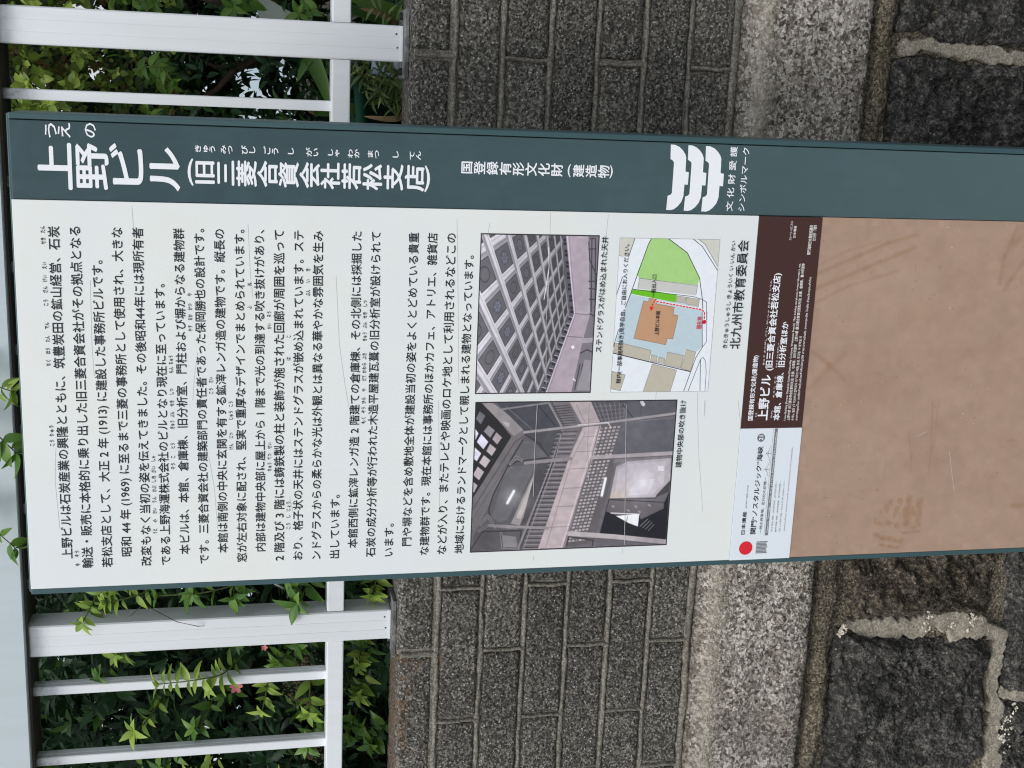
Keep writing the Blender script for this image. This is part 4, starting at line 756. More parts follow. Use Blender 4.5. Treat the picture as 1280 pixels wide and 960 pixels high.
# brown blank board with hand marks
bx0,bx1,bz0,bz1=LFR+.0004,BORD,.02,.7285
board=part('brown_board',box(bx0,bx1,SF-.0012,SF+.004,bz0,bz1,.0005),plain('brown_board_edge',srgb(169,141,122),.55),sign)
vf,uv=print_quad(bx1-.0006,bx0+.0006,bz1-.0006,bz0,SF-.00135)
part('board_face',vf,print_mat('brown_board_paint',art_board(bx0,bx1,bz0,bz1),.6),board,False,uv)
for p_ in SCUFFS:
    if p_[0][1]<.8: ink('scratch',[ribbon(p_,.0006,SF-.0015)],m_scuff,board)
# stickers
mar=part('maroon_sticker',box(-.4402,BORD-.0002,SF-.0021,SF-.0010,.7275,.8187,.0002),m_maroon,sign)
YS_=SF-.0024
L_=LINES['maroon']
hs=[None,None,None,None,.0042,.0048,.0044,.0040,.0056,.0056,.0040,.0040]+[.0028]*6
for k,(b_,x0,x1,z) in enumerate(L_):
    ink('sticker_text' if k<4 else 'small_print',[hline(b_,x0,x1,z,YS_,.026 if k in(1,2,3) else .022,hs[k],1 if k>3 else 2)],m_inkwhite if k<4 else m_inkdim,mar)
wst=part('white_sticker',box(LFR-.0002,-.4404,SF-.0021,SF-.0010,.7270,.8187,.0002),m_sticker,sign)
L_=LINES['white']; hs=[.0062,.0030,.0092,.0050,.0027,.0027,.0027,.0027]
for k,(b_,x0,x1,z) in enumerate(L_): ink('sticker_text' if k<4 else 'small_print',[hline(b_,x0,x1,z,YS_,.012 if k in(0,2) else .0,hs[k],1 if k>3 else 2)],m_ink if k in (0,2,3) else m_inkgrey,wst)
def disc(cx,cz,r,y,n=36): return [(cx+r*math.cos(2*math.pi*i/n),y,cz+r*math.sin(2*math.pi*i/n)) for i in range(n)],[tuple(range(n))]
ink('red_disc',[disc(-.6166,.7956,.0101,YS_)],m_red,wst)
ink('number_disc',[disc(-.4540,.7875,.0058,YS_)],m_inkgrey,wst); ink('number',[hline("21",-.4575,-.4505,.7877,SF-.0027,.03,.0085)],m_inkwhite,wst)
ink('grey_band',[([(-.5985,YS_,.7637),(-.4410,YS_,.7637),(-.4410,YS_,.7680),(-.5985,YS_,.7680)],[(0,1,2,3)]),([(-.5985,YS_,.7696),(-.4410,YS_,.7700),(-.4410,YS_,.7703),(-.5985,YS_,.7699)],[(0,1,2,3)])],m_inkgrey,wst)
b_,x0,x1,z=LINES['band'][0]; ink('band_text',[hline(b_,-.594,-.446,.7659,SF-.0027,.01,.0034,1)],m_inkwhite,wst)
tw=[]
for cx in (-.4768,-.5002):
    tw+= [ribbon([(cx,.7698),(cx,.7782)],.0005,YS_),ribbon([(cx-.011,.7715),(cx-.004,.7740),(cx,.7778),(cx+.004,.7740),(cx+.011,.7715)],.0004,YS_),ribbon([(cx-.0025,.7745),(cx+.0025,.7745)],.0004,YS_)]
ink('bridge_drawing',tw,m_inkgrey,wst)
bars=[]
for k in range(9):
    xx=-.6252+k*.00205; l=.0006*((k*5)%4); bars.append(([(xx,YS_,.7630+l),(xx+.0013,YS_,.7630+l),(xx+.0013,YS_,.7800-((k*3)%3)*.0004),(xx,YS_,.7800-((k*3)%3)*.0004)],[(0,1,2,3)]))
ink('pleated_emblem',bars,m_inkgrey,wst)
YG=SF-.0004
for ch,z1,z0,xl,xr in TITLE: ink('title_character',[cell(ch,z1,z0,xl,xr,YG,.018,4)],m_inkwhite,gp)
ink('title_readings',[cell(c,z1,z0,xl,xr,YG,.012,2) for c,z1,z0,xl,xr in RUBY_TITLE],m_inkwhite,gp)
for ch,z1,z0,xl,xr in SUBTITLE: ink('subtitle_character',[cell(ch,z1,z0,xl,xr,YG,.024,3,ch in '()')],m_inkwhite,gp)
ink('subtitle_readings',[cell(c,z1,z0,xl,xr,YG,.022,2,False) for c,z1,z0,xl,xr in RUBY_SUB],m_inkwhite,gp)
for ch,z1,z0,xl,xr in REGISTER: ink('register_character',[cell(ch,z1,z0,xl,xr,YG,.020,2,ch in '()')],m_inkwhite,gp)
for e in EMBLEM: ink('emblem_arm',[([(x,YG,z) for x,z in e],[tuple(range(len(e)))])],m_inkwhite,gp)
for (b_,x0,x1,z),h_ in zip(LINES['emb'],(.0105,.0108)): ink('emblem_caption',[hline(b_,x0,x1,z,YG,.012,h_)],m_inkwhite,gp)
bpy.data.objects.remove(_fo)

# ------------------------------------------------------------------ vegetation
def leaf_mat(name,stops,rough=.45,trans=.25):
    m,t,b=newmat(name); a=nd(t,'ShaderNodeAttribute'); a.attribute_name='tint'
    p=pos(t); n=nz(t,p,60,2); f=mth(t,'ADD',mth(t,'MULTIPLY',a.outputs['Fac'],.86),mth(t,'MULTIPLY',n,.14))
    c=ramp(t,f,stops); t.links.new(c,b.inputs['Base Color']); b.inputs['Roughness'].default_value=rough; b.inputs['Specular IOR Level'].default_value=.35
    tr=nd(t,'ShaderNodeBsdfTranslucent'); t.links.new(c,tr.inputs['Color']); mxs=nd(t,'ShaderNodeMixShader'); mxs.inputs[0].default_value=trans
    out=t.nodes['Material Output']; t.links.new(b.outputs[0],mxs.inputs[1]); t.links.new(tr.outputs[0],mxs.inputs[2]); t.links.new(mxs.outputs[0],out.inputs['Surface']); return m
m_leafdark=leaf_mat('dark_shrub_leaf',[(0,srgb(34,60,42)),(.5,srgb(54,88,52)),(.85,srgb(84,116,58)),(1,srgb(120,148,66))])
m_leafbright=leaf_mat('young_leaf',[(0,srgb(88,122,48)),(.5,srgb(132,162,66)),(1,srgb(176,196,92))],.4,.35)
m_leafmid=leaf_mat('mature_leaf',[(0,srgb(58,96,40)),(.5,srgb(88,126,50)),(1,srgb(120,152,64))],.4,.3)
m_ivy=leaf_mat('mixed_ivy_leaf',[(0,srgb(96,80,52)),(.25,srgb(132,112,68)),(.45,srgb(92,104,52)),(.75,srgb(118,144,62)),(1,srgb(168,190,84))])
m_blade=leaf_mat('strap_leaf',[(0,srgb(46,80,40)),(1,srgb(104,140,64))],.4,.3)
m_weed=leaf_mat('weed_leaf',[(0,srgb(84,108,62)),(1,srgb(138,160,98))],.5,.3)
m_dry=leaf_mat('dry_leaf',[(0,srgb(120,96,68)),(1,srgb(190,164,128))],.8,.2)
m_petal=plain('pink_petal',srgb(236,140,142),.6); m_twig=plain('brown_twig',srgb(66,54,44),.8); m_gstem=plain('green_stem',srgb(92,104,52),.6); m_seed=plain('brown_seed_head',srgb(104,92,70),.9)
def leaf_template(nseg=4,fold=.18,curl=.22,wid=.36,peak=.42):
    V=[];F=[]
    for i in range(nseg+1):
        t=i/nseg; w=wid*math.sin(math.pi*t**(.75))**.9*.5 if 0<t<1 else .012
        x=t; z=-curl*t*t; 
        V+= [(x,-w,z+fold*w*1.6),(x,0,z),(x,w,z+fold*w*1.6)]
    for i in range(nseg):
        a=3*i; F+= [(a,a+3,a+4,a+1),(a+1,a+4,a+5,a+2)]
    return np.array(V),F
def leaves_mesh(name,P_,D,N_,S,tint,mat,parent,tmpl,kind='stuff'):
    """P points, D directions, N normals, S sizes -> one mesh"""
    V0,F0=tmpl; D=D/np.linalg.norm(D,axis=1)[:,None]; Yv=np.cross(N_,D); Yv/=np.linalg.norm(Yv,axis=1)[:,None]+1e-9; Z=np.cross(D,Yv)
    V=P_[:,None]+S[:,None,None]*(V0[None,:,0:1]*D[:,None]+V0[None,:,1:2]*Yv[:,None]+V0[None,:,2:3]*Z[:,None])
    b=np.array(BASE[parent.name]); n,k=len(P_),len(V0); V=(V-b).reshape(-1,3)
    F=np.array(F0)[None]+(np.arange(n)*k)[:,None,None]; F=F.reshape(-1,4)
    me=bpy.data.meshes.new(name); me.vertices.add(len(V)); me.vertices.foreach_set('co',V.ravel()); me.loops.add(F.size); me.loops.foreach_set('vertex_index',F.ravel())
    me.polygons.add(len(F)); me.polygons.foreach_set('loop_start',np.arange(len(F))*4); me.polygons.foreach_set('loop_total',np.full(len(F),4)); me.polygons.foreach_set('use_smooth',np.ones(len(F),bool))
    at_=me.attributes.new('tint','FLOAT','POINT'); at_.data.foreach_set('value',np.repeat(tint,k)); me.materials.append(mat); me.update(calc_edges=True)
    o=bpy.data.objects.new(name,me); COL.objects.link(o); o.parent=parent; BASE[o.name]=tuple(b); props(o,kind=kind) if kind else None; return o
T4=leaf_template(4); T3=leaf_template(3,.2,.25,.42); TN=leaf_template(5,.15,.55,.2); TS=leaf_template(3,.15,.2,.7)
def clusters(n,box_,per,size,rad,up=(0,-.5,.6),keep=None,seedtint=(.0,.5)):
    x0,x1,y0,y1,z0,z1=box_; P_=[];D=[];N_=[];S=[];T=[]
    for _ in range(n):
        c=np.array([rng.uniform(x0,x1),rng.uniform(y0,y1),rng.uniform(z0,z1)])
        if keep is not None and not keep(c): continue
        ax=np.array(up)+rng.normal(0,.55,3); ax/=np.linalg.norm(ax); base_t=rng.uniform(*seedtint)
        s1=np.cross(ax,rng.normal(0,1,3)); s1/=np.linalg.norm(s1); s2=np.cross(ax,s1); k=int(per*rng.uniform(.6,1.3)); ph=rng.uniform(0,6.28)
        for j in range(k):
            t=j/k; a=ph+(j%2)*math.pi+(j//2)*1.57+rng.normal(0,.25); o=s1*math.cos(a)+s2*math.sin(a)
            d=o*(1-.4*t)+ax*(.35+.6*t)+rng.normal(0,.12,3); P_.append(c+ax*rad*t+o*.002); D.append(d)
            nn=ax*1.0-o*.4+rng.normal(0,.2,3)+np.array([0,-.25,.35]); N_.append(nn); S.append(size*rng.uniform(.6,1.15)*(1-.25*t)); T.append(np.clip(base_t+.35*t+rng.normal(0,.08),0,1))
    return [np.array(q) for q in (P_,D,N_,S,T)]
def twigs(n,box_,L,r,parent,mat,name='twigs',dirn=(0,-.2,1)):
    vf=[]
    x0,x1,y0,y1,z0,z1=box_
    for _ in range(n):
        p=Vector((rng.uniform(x0,x1),rng.uniform(y0,y1),z0)); d=Vector(dirn)+Vector(rng.normal(0,.35,3)); d.normalize(); pts=[p.copy()]
        for k in range(7): d=(d+Vector(rng.normal(0,.16,3))).normalized(); p=p+d*L/7; pts.append(p.copy())
        vf.append(tube(pts,[r*(1-.1*i) for i in range(8)],5))
    return props(part(name,join(*vf),mat,parent,True),kind='stuff')
def holes(c,H):
    k=1.9/(1.9+c[1]); x=c[0]*k; z=1.5+(c[2]-1.5)*k       # gaps projected from the camera position, so all layers line up in its view
    return all(((x-a)/r)**2+((z-b)/q)**2>1 for a,b,r,q in H)
# --- flowering shrub left of and behind the sign
shrub=thing('shrub','dense dark green shrub with yellow-green young shoots and pink flowers poking through the white fence','shrub',(-1.0,.5,1.12))
HL=[(-1.062,1.775,.028,.034),(-.99,1.775,.008,.010),(-1.03,1.70,.010,.010),(-.975,1.66,.012,.007),(-1.05,1.655,.010,.008),(-.80,1.80,.012,.008)]
def keepL(c):
    return holes(c,HL) and c[1]>.15+.10*(noise.noise(Vector((c[0]*5,c[2]*5,1)))+.4)
q=clusters(3000,(-2.2,-.30,.16,.60,1.16,2.02),9,.046,.042,keep=keepL,seedtint=(.0,.35)); leaves_mesh('foliage',*q,m_leafdark,shrub,T4)
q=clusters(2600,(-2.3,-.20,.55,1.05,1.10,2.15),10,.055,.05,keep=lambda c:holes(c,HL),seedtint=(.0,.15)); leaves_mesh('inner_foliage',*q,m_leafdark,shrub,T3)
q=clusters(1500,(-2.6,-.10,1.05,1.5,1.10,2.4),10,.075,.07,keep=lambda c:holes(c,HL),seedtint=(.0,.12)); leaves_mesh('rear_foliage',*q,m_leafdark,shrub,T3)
q=clusters(150,(-2.0,-.45,.14,.24,1.22,1.95),9,.034,.035,up=(0,-.7,.5),seedtint=(.0,.3)); leaves_mesh('outer_foliage',*q,m_leafmid,shrub,T4)
twigs(60,(-2.0,-.4,.55,.9,1.1,1.2),.80,.004,shrub,m_twig)
LEAF={}
def leaf_mesh(kind,i):
    key=(kind,i)
    if key not in LEAF:
        rd=random.Random(hash((len(kind),i))); tm=leaf_template(6,rd.uniform(.1,.3),rd.uniform(.1,.45),{'b':.42,'m':.46,'n':.22,'l':.30}[kind])
        me=bpy.data.meshes.new('leaf'); me.from_pydata([tuple(v) for v in tm[0]],[],tm[1]); me.polygons.foreach_set('use_smooth',[True]*len(me.polygons))
        a=me.attributes.new('tint','FLOAT','POINT'); a.data.foreach_set('value',[rd.uniform(.15,.95)]*len(tm[0]))
        me.materials.append({'b':m_leafbright,'m':m_leafmid,'n':m_weed,'l':m_leafmid}[kind]); LEAF[key]=me
    return LEAF[key]
def add_leaf(parent,kind,p,d,n,s,rd,sy=1.0):
    b=Vector(BASE[parent.name]); o=bpy.data.objects.new('leaf',leaf_mesh(kind,rd.randrange(6))); COL.objects.link(o); o.parent=parent; BASE[o.name]=tuple(b)
    d=Vector(d).normalized(); y=Vector(n).cross(d).normalized(); z=d.cross(y)
    o.matrix_local=Matrix.Translation(Vector(p)-b)@Matrix(((d.x*s,y.x*s*sy,z.x*s,0),(d.y*s,y.y*s*sy,z.y*s,0),(d.z*s,y.z*s*sy,z.z*s,0),(0,0,0,1)))
    return o
def shoot(owner,pts,n,size,kind,seed,star=True,spread=1.0,name='shoot'):
    rd=random.Random(seed); P_=[Vector(p) for p in pts]
    # smooth stem
    S=[]
    for i in range(len(P_)-1):
        for k in range(5): S.append(P_[i].lerp(P_[i+1],k/5))
    S.append(P_[-1])
    for _ in range(2): S=[S[0]]+[(S[i-1]+S[i]*2+S[i+1])/4 for i in range(1,len(S)-1)]+[S[-1]]
    sh=part(name,tube(S,[.0013*(1-.6*i/len(S))+.0003 for i in range(len(S))],5),m_gstem,owner,True)
    tip=(S[-1]-S[-3]).normalized()
    for j in range(n):
        t=.15+.8*j/max(n-1,1); k=min(int(t*(len(S)-1)),len(S)-2); p=S[k]; ax=(S[k+1]-S[k]).normalized()
        view=Vector((.25,-1,.05)); side=ax.cross(view).normalized()*(1 if j%2 else -1)
        for sgn in ((1,-1) if star else (1,)):
            if star and rd.random()<(.12 if kind=='b' else .3): continue
            d=side*sgn*spread*rd.uniform(.6,1.1)+ax*rd.uniform(.0,1.0)+view*rd.uniform(-.35,.75)+Vector((0,0,rd.uniform(-.45,.1)))
            nn=view*rd.uniform(.3,1.2)+Vector((0,0,rd.uniform(.3,1.0)))+side*rd.uniform(-.7,.5)
            add_leaf(sh,kind,p,d,nn,size*rd.uniform(.65,1.3)*(1.1-.3*t),rd)
    if star:
        s1=tip.cross(Vector((0,-1,.2))).normalized(); s2=tip.cross(s1)
        for j in range(5):
            a=j*2*math.pi/5+rd.uniform(-.3,.3); o=s1*math.cos(a)+s2*math.sin(a)
            add_leaf(sh,kind,S[-1],o*.9+tip*rd.uniform(.25,.9),tip*1.0+Vector((0,-.5,.5)),size*rd.uniform(.65,1.05),rd)
    return sh
SH=[ # stem points, leaf pairs, leaf length, kind
 ([(-.42,.20,1.98),(-.43,.06,1.95),(-.435,.005,1.90),(-.452,-.01,1.845),(-.46,-.01,1.825)],9,.036,'b'),
 ([(-.52,.20,1.97),(-.50,.04,1.945),(-.505,-.005,1.90),(-.52,-.015,1.850),(-.555,-.01,1.822)],12,.042,'m'),
 ([(-.60,.2,1.97),(-.63,.03,1.94),(-.65,-.005,1.90),(-.67,-.012,1.862),(-.705,-.01,1.830)],12,.034,'m'),
 ([(-.80,.16,1.71),(-.825,.07,1.725),(-.850,.030,1.742)],6,.024,'b'),
 ([(-.800,.14,1.60),(-.812,.06,1.635),(-.815,.035,1.675),(-.818,.03,1.705)],9,.026,'b'),
 ([(-.795,.15,1.47),(-.808,.055,1.50),(-.812,.035,1.56),(-.810,.03,1.625)],10,.033,'m'),
 ([(-.925,.15,1.66),(-.932,.09,1.68),(-.930,.07,1.697)],4,.027,'b'),
 ([(-.965,.13,1.49),(-.968,.055,1.525),(-.970,.045,1.58),(-.972,.045,1.628)],12,.031,'b'),
 ([(-1.055,.16,1.63),(-1.065,.09,1.655),(-1.062,.06,1.672)],4,.031,'b'),
 ([(-1.00,.15,1.445),(-1.02,.08,1.455),(-1.040,.06,1.462)],6,.028,'b'),
 ([(-.82,.14,1.375),(-.835,.06,1.395),(-.842,.045,1.405)],5,.040,'m'),
 ([(-.80,.16,1.255),(-.83,.09,1.270),(-.842,.07,1.275)],6,.028,'b'),
 ([(-.96,.18,1.280),(-.980,.12,1.292),(-.985,.10,1.295)],7,.027,'b'),
 ([(-1.03,.18,1.27),(-1.040,.12,1.290),(-1.045,.10,1.297)],7,.028,'b'),
 ([(-1.10,.18,1.285),(-1.115,.12,1.305),(-1.12,.10,1.312)],5,.029,'m'),
 ([(-1.03,.16,1.375),(-1.055,.10,1.380),(-1.062,.08,1.382)],4,.030,'b'),
 ([(-1.07,.17,1.545),(-1.08,.10,1.562),(-1.078,.085,1.575)],4,.026,'m'),
 ([(-1.17,.15,1.53),(-1.165,.09,1.56),(-1.16,.07,1.58)],6,.028,'b'),
 ([(-1.17,.15,1.66),(-1.160,.07,1.69),(-1.150,.05,1.70)],4,.026,'m'),
 ([(-.72,.16,1.60),(-.74,.08,1.64),(-.745,.06,1.66)],6,.028,'m'),
 ([(-.93,.2,1.35),(-.945,.13,1.38),(-.95,.11,1.40)],5,.03,'m'),
 ([(-.97,.22,1.40),(-.985,.15,1.42),(-.99,.13,1.43)],5,.028,'m'),
 ([(-1.13,.2,1.22),(-1.15,.15,1.25),(-1.16,.13,1.27)],6,.03,'m'),
 ([(-1.2,.2,1.4),(-1.21,.12,1.43),(-1.215,.10,1.45)],6,.03,'b'),
 ([(-.83,.17,1.69),(-.845,.10,1.715),(-.85,.085,1.73)],4,.028,'m'),
 ([(-.79,.16,1.66),(-.80,.08,1.69),(-.806,.05,1.712)],5,.026,'b'),
 ([(-.79,.16,1.55),(-.805,.08,1.565),(-.820,.06,1.572)],4,.034,'m'),
 ([(-.79,.16,1.50),(-.81,.07,1.505),(-.826,.05,1.508)],4,.034,'m'),
 ([(-.78,.16,1.42),(-.79,.08,1.415),(-.80,.06,1.405)],5,.032,'m'),
 ([(-.97,.18,1.70),(-.975,.10,1.715),(-.972,.08,1.728)],4,.026,'m'),
 ([(-1.12,.18,1.36),(-1.13,.12,1.375),(-1.135,.10,1.385)],6,.028,'m'),
 ([(-.95,.18,1.27),(-.93,.13,1.275),(-.925,.11,1.285)],5,.026,'m'),
 ([(-1.15,.18,1.60),(-1.15,.1,1.62),(-1.145,.08,1.635)],5,.028,'m'),
 ([(-1.3,.2,1.5),(-1.31,.12,1.53),(-1.315,.10,1.56)],6,.03,'b'),
]
for i,(p_,n,s,k) in enumerate(SH): shoot(shrub,p_,n,s,k,100+i,True)
def flower(owner,c,r,seed,n=5):
    rd=random.Random(seed); c=Vector(c); f=part('flower',tube([c+Vector((.01,.02,-.01)),c],.0008,4),m_gstem,owner,True)
    ph=rd.uniform(0,6)
    for j in range(n):
        a=ph+j*2*math.pi/n; d=Vector((math.cos(a),-.35,math.sin(a))).normalized(); s=Vector((-math.sin(a),0,math.cos(a)))
        V=[c,c+d*r*.5+s*r*.36,c+d*r+s*r*.22+Vector((0,-.1*r,0)),c+d*r*1.05,c+d*r-s*r*.22+Vector((0,-.1*r,0)),c+d*r*.5-s*r*.36]
        part('petal',(V,[(0,1,2,3),(0,3,4,5)]),m_petal,f,True)
for i,(c,r) in enumerate([((-.842,.20,1.482),.010),((-.835,.21,1.468),.006),((-.955,.17,1.490),.013),((-.968,.18,1.478),.008),((-.975,.2,1.503),.007),((-1.058,.19,1.505),.012),((-.985,.19,1.455),.006)]): flower(shrub,c,r,i)
def seedhead(c,n,r,sp,name='seed_cluster'):
    V=[];F=[]
    for _ in range(n):
        p=Vector(c)+Vector(rng.normal(0,1,3))*sp; b=len(V)
        for d in ((1,0,0),(-1,0,0),(0,1,0),(0,-1,0),(0,0,1),(0,0,-1)): V.append(p+Vector(d)*r*rng.uniform(.6,1.2))
        F+=[tuple(b+i for i in f) for f in ((0,2,4),(2,1,4),(1,3,4),(3,0,4),(2,0,5),(1,2,5),(3,1,5),(0,3,5))]
    return V,F
for c in ((-1.00,.16,1.385),(-1.045,.17,1.392),(-1.065,.17,1.40),(-.945,.18,1.386),(-1.085,.18,1.375),(-1.19,.17,1.37)):
    props(part('seed_cluster',seedhead(c,70,.0028,.011),m_seed,shrub,True),kind='stuff')
part('bare_twig',tube([(-.80,.12,1.69),(-.815,.048,1.665),(-.835,.043,1.640),(-.862,.042,1.598),(-.872,.043,1.565),(-.880,.06,1.54)],[.0007]*6,5),m_twig,shrub,True)
part('bare_twig',tube([(-.80,.12,1.625),(-.822,.045,1.648),(-.832,.043,1.652),(-.85,.042,1.672)],[.0006]*4,5),m_twig,shrub,True)
wire=tube([(-.792,.03,1.452),(-.80,.035,1.440),(-.812,.045,1.428),(-.815,.046,1.426),(-.810,.044,1.432),(-.797,.034,1.446)],.0011,6)
w=mesh_obj('wire',*wire,plain('pale_wire',srgb(190,192,190),.3,.5,.8),None,(-.80,.04,1.44),True); props(w,'short loop of pale wire twisted round the lower fence rail beside the sign','wire')

# --- right of the sign: ivy tangle, dark broadleaf shrub, strap-leaved plant, narrow weeds
ivy=thing('ivy_tangle','tangled olive and brown ivy curtain high up behind the fence, right of the sign','ivy',(.0,.7,1.12))
HI=[(.02,1.668,.14,.008),(.03,1.458,.14,.011),(-.045,1.535,.01,.006)]
keepI=lambda c:holes(c,HI)
q=clusters(3800,(-.62,.75,.33,.62,1.60,2.30),8,.017,.028,up=(0,-.6,-.2),keep=keepI,seedtint=(.0,.75)); leaves_mesh('foliage',*q,m_ivy,ivy,TS)
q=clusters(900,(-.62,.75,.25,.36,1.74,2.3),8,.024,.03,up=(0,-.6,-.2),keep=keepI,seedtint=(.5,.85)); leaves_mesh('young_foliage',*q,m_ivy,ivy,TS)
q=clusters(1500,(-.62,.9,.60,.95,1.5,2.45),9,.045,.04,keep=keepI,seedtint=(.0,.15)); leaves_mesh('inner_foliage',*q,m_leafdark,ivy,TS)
twigs(40,(-.6,.7,.55,.75,1.55,1.62),.7,.002,ivy,m_twig)
dark=thing('broadleaf_shrub','dark broadleaf shrub behind the fence just right of the sign','shrub',(.05,.6,1.12))
q=clusters(900,(-.45,.75,.34,.60,1.36,1.72),8,.028,.03,keep=keepI,seedtint=(.05,.4)); leaves_mesh('foliage',*q,m_leafdark,dark,T3)
q=clusters(900,(-.45,.85,.6,1.0,1.12,1.76),9,.05,.04,keep=keepI,seedtint=(0,.15)); leaves_mesh('inner_foliage',*q,m_leafdark,dark,T3)
q=clusters(500,(-.45,.85,.30,.6,1.12,1.34),8,.03,.03,up=(0,-.3,.8),seedtint=(.0,.4)); leaves_mesh('low_foliage',*q,m_leafdark,dark,T3)
q=clusters(60,(-.3,.6,.28,.36,1.60,1.72),8,.028,.03,up=(0,-.3,-.8),keep=keepI,seedtint=(.3,.7)); leaves_mesh('outer_foliage',*q,m_leafmid,dark,T4)
part('trunk',tube([(.10,.6,1.1),(.09,.55,1.25),(.07,.5,1.38),(.05,.45,1.44),(.015,.43,1.50),(-.02,.42,1.53),(-.06,.42,1.60)],[.016,.014,.011,.009,.007,.005,.003],7),m_twig,dark,True)
part('limb',tube([(.05,.45,1.44),(.03,.44,1.47),(.02,.46,1.53),(.05,.45,1.60)],[.007,.005,.004,.003],6),m_twig,dark,True)
part('limb',tube([(.16,.6,1.1),(.17,.5,1.3),(.15,.42,1.40),(.12,.4,1.50),(.16,.4,1.62)],[.02,.018,.014,.010,.006],7),m_twig,dark,True)
shoot(dark,[(.0,.30,1.66),(.012,.22,1.64),(.018,.19,1.615),(-.005,.18,1.595)],8,.024,'m',301)
shoot(dark,[(.12,.3,1.70),(.115,.2,1.66),(.11,.16,1.62)],7,.026,'m',302)
shoot(dark,[(.13,.3,1.46),(.12,.2,1.48),(.108,.15,1.50)],6,.028,'m',303)
shoot(dark,[(.12,.25,1.36),(.11,.17,1.385),(.104,.14,1.40)],6,.026,'m',304)
strap=thing('strap_leaf_plant','strap-leaved plant with long arching green blades behind the lower fence rail','plant',(.05,.25,1.12))
def blade(pts,w,mat,name='blade'):
    P_=[Vector(p) for p in pts]; S=[]
    for i in range(len(P_)-1):
        for k in range(6): S.append(P_[i].lerp(P_[i+1],k/6))
    S.append(P_[-1])
    for _ in range(3): S=[S[0]]+[(S[i-1]+S[i]*2+S[i+1])/4 for i in range(1,len(S)-1)]+[S[-1]]
    V=[];F=[]
    for i,p in enumerate(S):
        t=i/(len(S)-1); d=(S[min(i+1,len(S)-1)]-S[max(i-1,0)]).normalized(); s=d.cross(Vector((.2,-1,.2))).normalized(); h=w/2*max(math.sin(math.pi*min(t*.9+.1,1))**.6,.05)
        V+=[p-s*h+Vector((0,-h*.35,0)),p,p+s*h+Vector((0,-h*.35,0))]
    for i in range(len(S)-1): a=3*i; F+=[(a,a+3,a+4,a+1),(a+1,a+4,a+5,a+2)]
    o=part(name,(V,F),mat,strap,True); at_=o.data.attributes.new('tint','FLOAT','POINT'); at_.data.foreach_set('value',[random.uniform(.1,.9)]*len(V)); return o
blade([(.055,.22,1.30),(.048,.20,1.38),(.030,.20,1.372),(.00,.20,1.358),(-.04,.20,1.345)],.026,m_blade)
blade([(.06,.26,1.13),(.075,.24,1.25),(.06,.22,1.36),(.035,.2,1.385),(.0,.2,1.40)],.020,m_blade)
blade([(.02,.24,1.13),(.0,.2,1.20),(-.015,.17,1.245),(-.022,.155,1.268),(-.03,.15,1.285)],.016,m_blade)
blade([(.09,.24,1.13),(.12,.2,1.25),(.145,.19,1.33),(.14,.2,1.40)],.022,m_blade)
blade([(.08,.26,1.12),(.09,.22,1.2),(.115,.2,1.30),(.13,.2,1.34)],.018,m_blade)
blade([(-.03,.24,1.25),(-.045,.18,1.36),(-.040,.17,1.385)],.018,m_blade)
blade([(.0,.2,1.2),(-.05,.15,1.235),(-.052,.15,1.26),(-.049,.15,1.295)],.010,m_dry,'dry_blade')
blade([(.09,.2,1.22),(.10,.16,1.245),(.112,.15,1.27),(.118,.15,1.305)],.012,m_dry,'dry_blade')
blade([(-.048,.2,1.36),(-.046,.17,1.375),(-.043,.16,1.385)],.008,m_dry,'dry_blade')
weed=thing('narrow_leaved_weed','fine weed with narrow curling leaves between the post foot and the sign','weed',(.0,.18,1.12))
wi=0
for (a,b) in (((-.035,.15,1.245),(.028,.12,1.325)),((.03,.15,1.235),(-.03,.13,1.29)),((.0,.16,1.232),(.040,.13,1.318)),((-.02,.16,1.232),(.020,.13,1.308)),((.02,.17,1.235),(-.012,.14,1.30)),((-.03,.15,1.235),(-.015,.13,1.285)),((.06,.17,1.235),(.035,.14,1.30)),((.095,.16,1.235),(.12,.13,1.29))):
    mid=((a[0]+b[0])/2+.004,(a[1]+b[1])/2,(a[2]+b[2])/2-.004); shoot(weed,[(a[0],a[1]+.04,1.14),a,mid,b],17,.030,'n',400+wi,False,.9,'stem'); wi+=1
V,F=[],[]
def lumpy(c,r,seed,amp=.25,fl=1.0):
    bm=bmesh.new(); bmesh.ops.create_icosphere(bm,subdivisions=3,radius=1)
    vs=[]
    for v in bm.verts:
        n=v.co.normalized(); k=1+amp*noise.noise(n*1.4+Vector((seed,0,0)))+amp*.4*noise.noise(n*4+Vector((seed,2,0))); vs.append(Vector(c)+Vector((n.x*r,n.y*r,n.z*r*fl))*k)
    bm.verts.index_update(); fs=[tuple(v.index for v in f.verts) for f in bm.faces]; bm.free(); return vs,fs
m_palerock=granular('pale_garden_stone',srgb(150,145,138),srgb(196,192,186),srgb(230,226,220),90,.1,.003,8)
for (c,r,l) in (((.150,.30,1.185),.032,'pale garden stone nearest the fence post foot'),((.128,.36,1.175),.026,'small pale garden stone left of the larger one'),((.19,.42,1.18),.04,'pale garden stone furthest back behind the wall')):
    props(mesh_obj('garden_stone',*lumpy(c,r,c[0]*50,.4,.7),m_palerock,None,(c[0],c[1],1.13),True),l,'stone',group='pale stones in the planting bed')
m_pot=plain('dark_green_plastic',srgb(18,56,42),.75,.2)
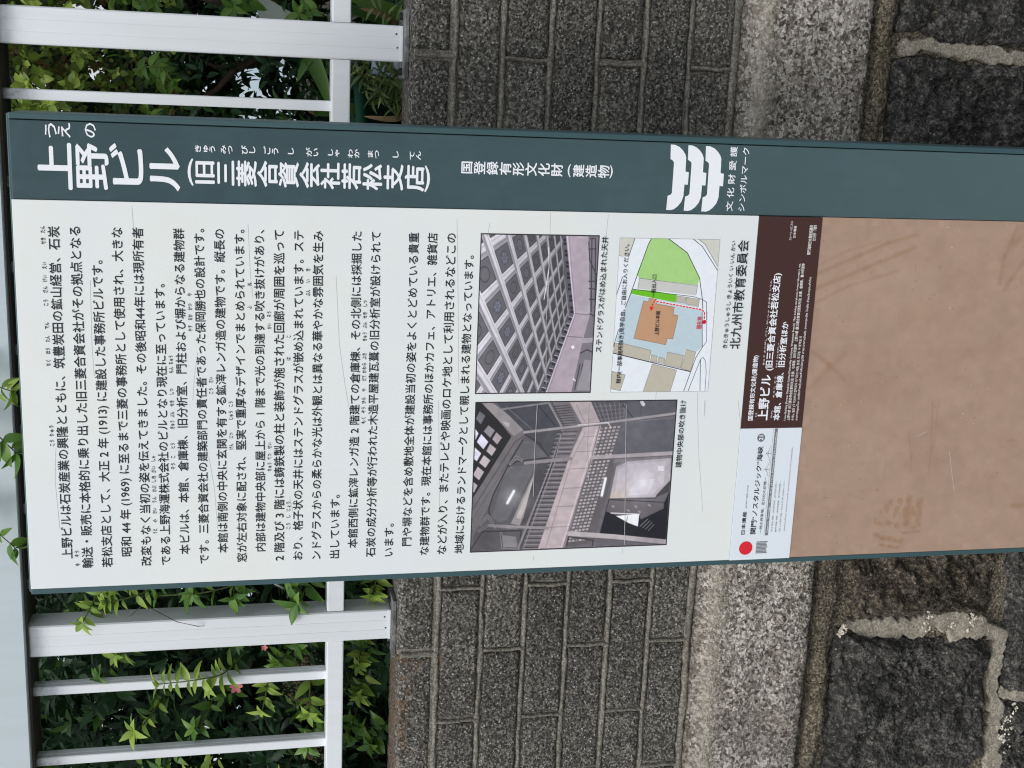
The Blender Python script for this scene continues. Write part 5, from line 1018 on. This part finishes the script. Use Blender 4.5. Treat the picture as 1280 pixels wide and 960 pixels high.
def pot():
    prof=[(.065,1.12),(.092,1.285),(.098,1.288),(.098,1.305),(.090,1.305),(.086,1.28),(.06,1.14)]; V=[];F=[];n=32
    for r,z in prof:
        for i in range(n): a=2*math.pi*i/n; V.append((-.085+r*math.cos(a),.275+r*math.sin(a),z))
    for j in range(len(prof)-1):
        for i in range(n): F.append((j*n+i,j*n+(i+1)%n,(j+1)*n+(i+1)%n,(j+1)*n+i))
    F.append(tuple(range(n))[::-1]); return V,F
potr=thing('planter','smooth dark green plant pot behind the wall, partly hidden by the sign edge','plant pot',(-.085,.275,1.12)); part('pot_wall',pot(),m_pot,potr,True)
part('potting_soil',disc(-.085,.275,.087,0)[0:1] and ([(-.085+.087*math.cos(2*math.pi*i/32),.275+.087*math.sin(2*math.pi*i/32),1.282) for i in range(32)],[tuple(range(32))]),m_soil,potr)
m_board=plain('weathered_grey_board',srgb(150,160,152),.8)
brd=mesh_obj('garden_board',*extrude([(.100,1.455),(.150,1.47),(.112,1.395),(.100,1.385)],'y',.34,.352),m_board,None,(.12,.345,1.38)); props(brd,'grey-green weathered board leaning among leaves at the upper right post','board')
blue=mesh_obj('plastic_sheet',*extrude([(.075,1.262),(.02,1.270),(.012,1.215),(.07,1.205)],'y',.30,.304),plain('pale_blue_plastic',srgb(176,200,214),.5),None,(.045,.302,1.21)); props(blue,'scrap of pale blue plastic sheet among weeds behind the fence post foot','plastic sheet')

# --- pale house beyond the garden
m_plaster=plain('white_render',srgb(226,230,232),.8); m_plasterb=plain('pale_blue_render',srgb(196,212,220),.8); m_win=plain('dark_window_glass',srgb(70,84,92),.15,.6); m_pipe=plain('grey_drainpipe',srgb(150,156,158),.5)
house=thing('house','pale rendered house glimpsed through gaps in the shrubs beyond the garden','house',(0,6,1.1))
part('wall',box(-9,9,6,12,1.0,6.8,.02),m_plaster,house)
part('wall_base',box(-9.02,9.02,5.97,6.0,1.0,1.62),m_plasterb,house)
part('roof',extrude([(5.6,6.8),(9,8.2),(12.4,6.8)],'x',-9.5,9.5),plain('grey_roof',srgb(96,98,100),.8),house)
for x in (-6,-3.2,3.4,6.2):
    f=part('window',box(x-.7,x+.7,5.94,5.998,2.6,3.9,.01),m_plasterb,house); part('pane',box(x-.6,x+.6,5.93,5.938,2.7,3.8),m_win,f)
part('drainpipe',tube([(.18,5.9,1.2),(.18,5.9,6.7)],.05,10),m_pipe,house,True)
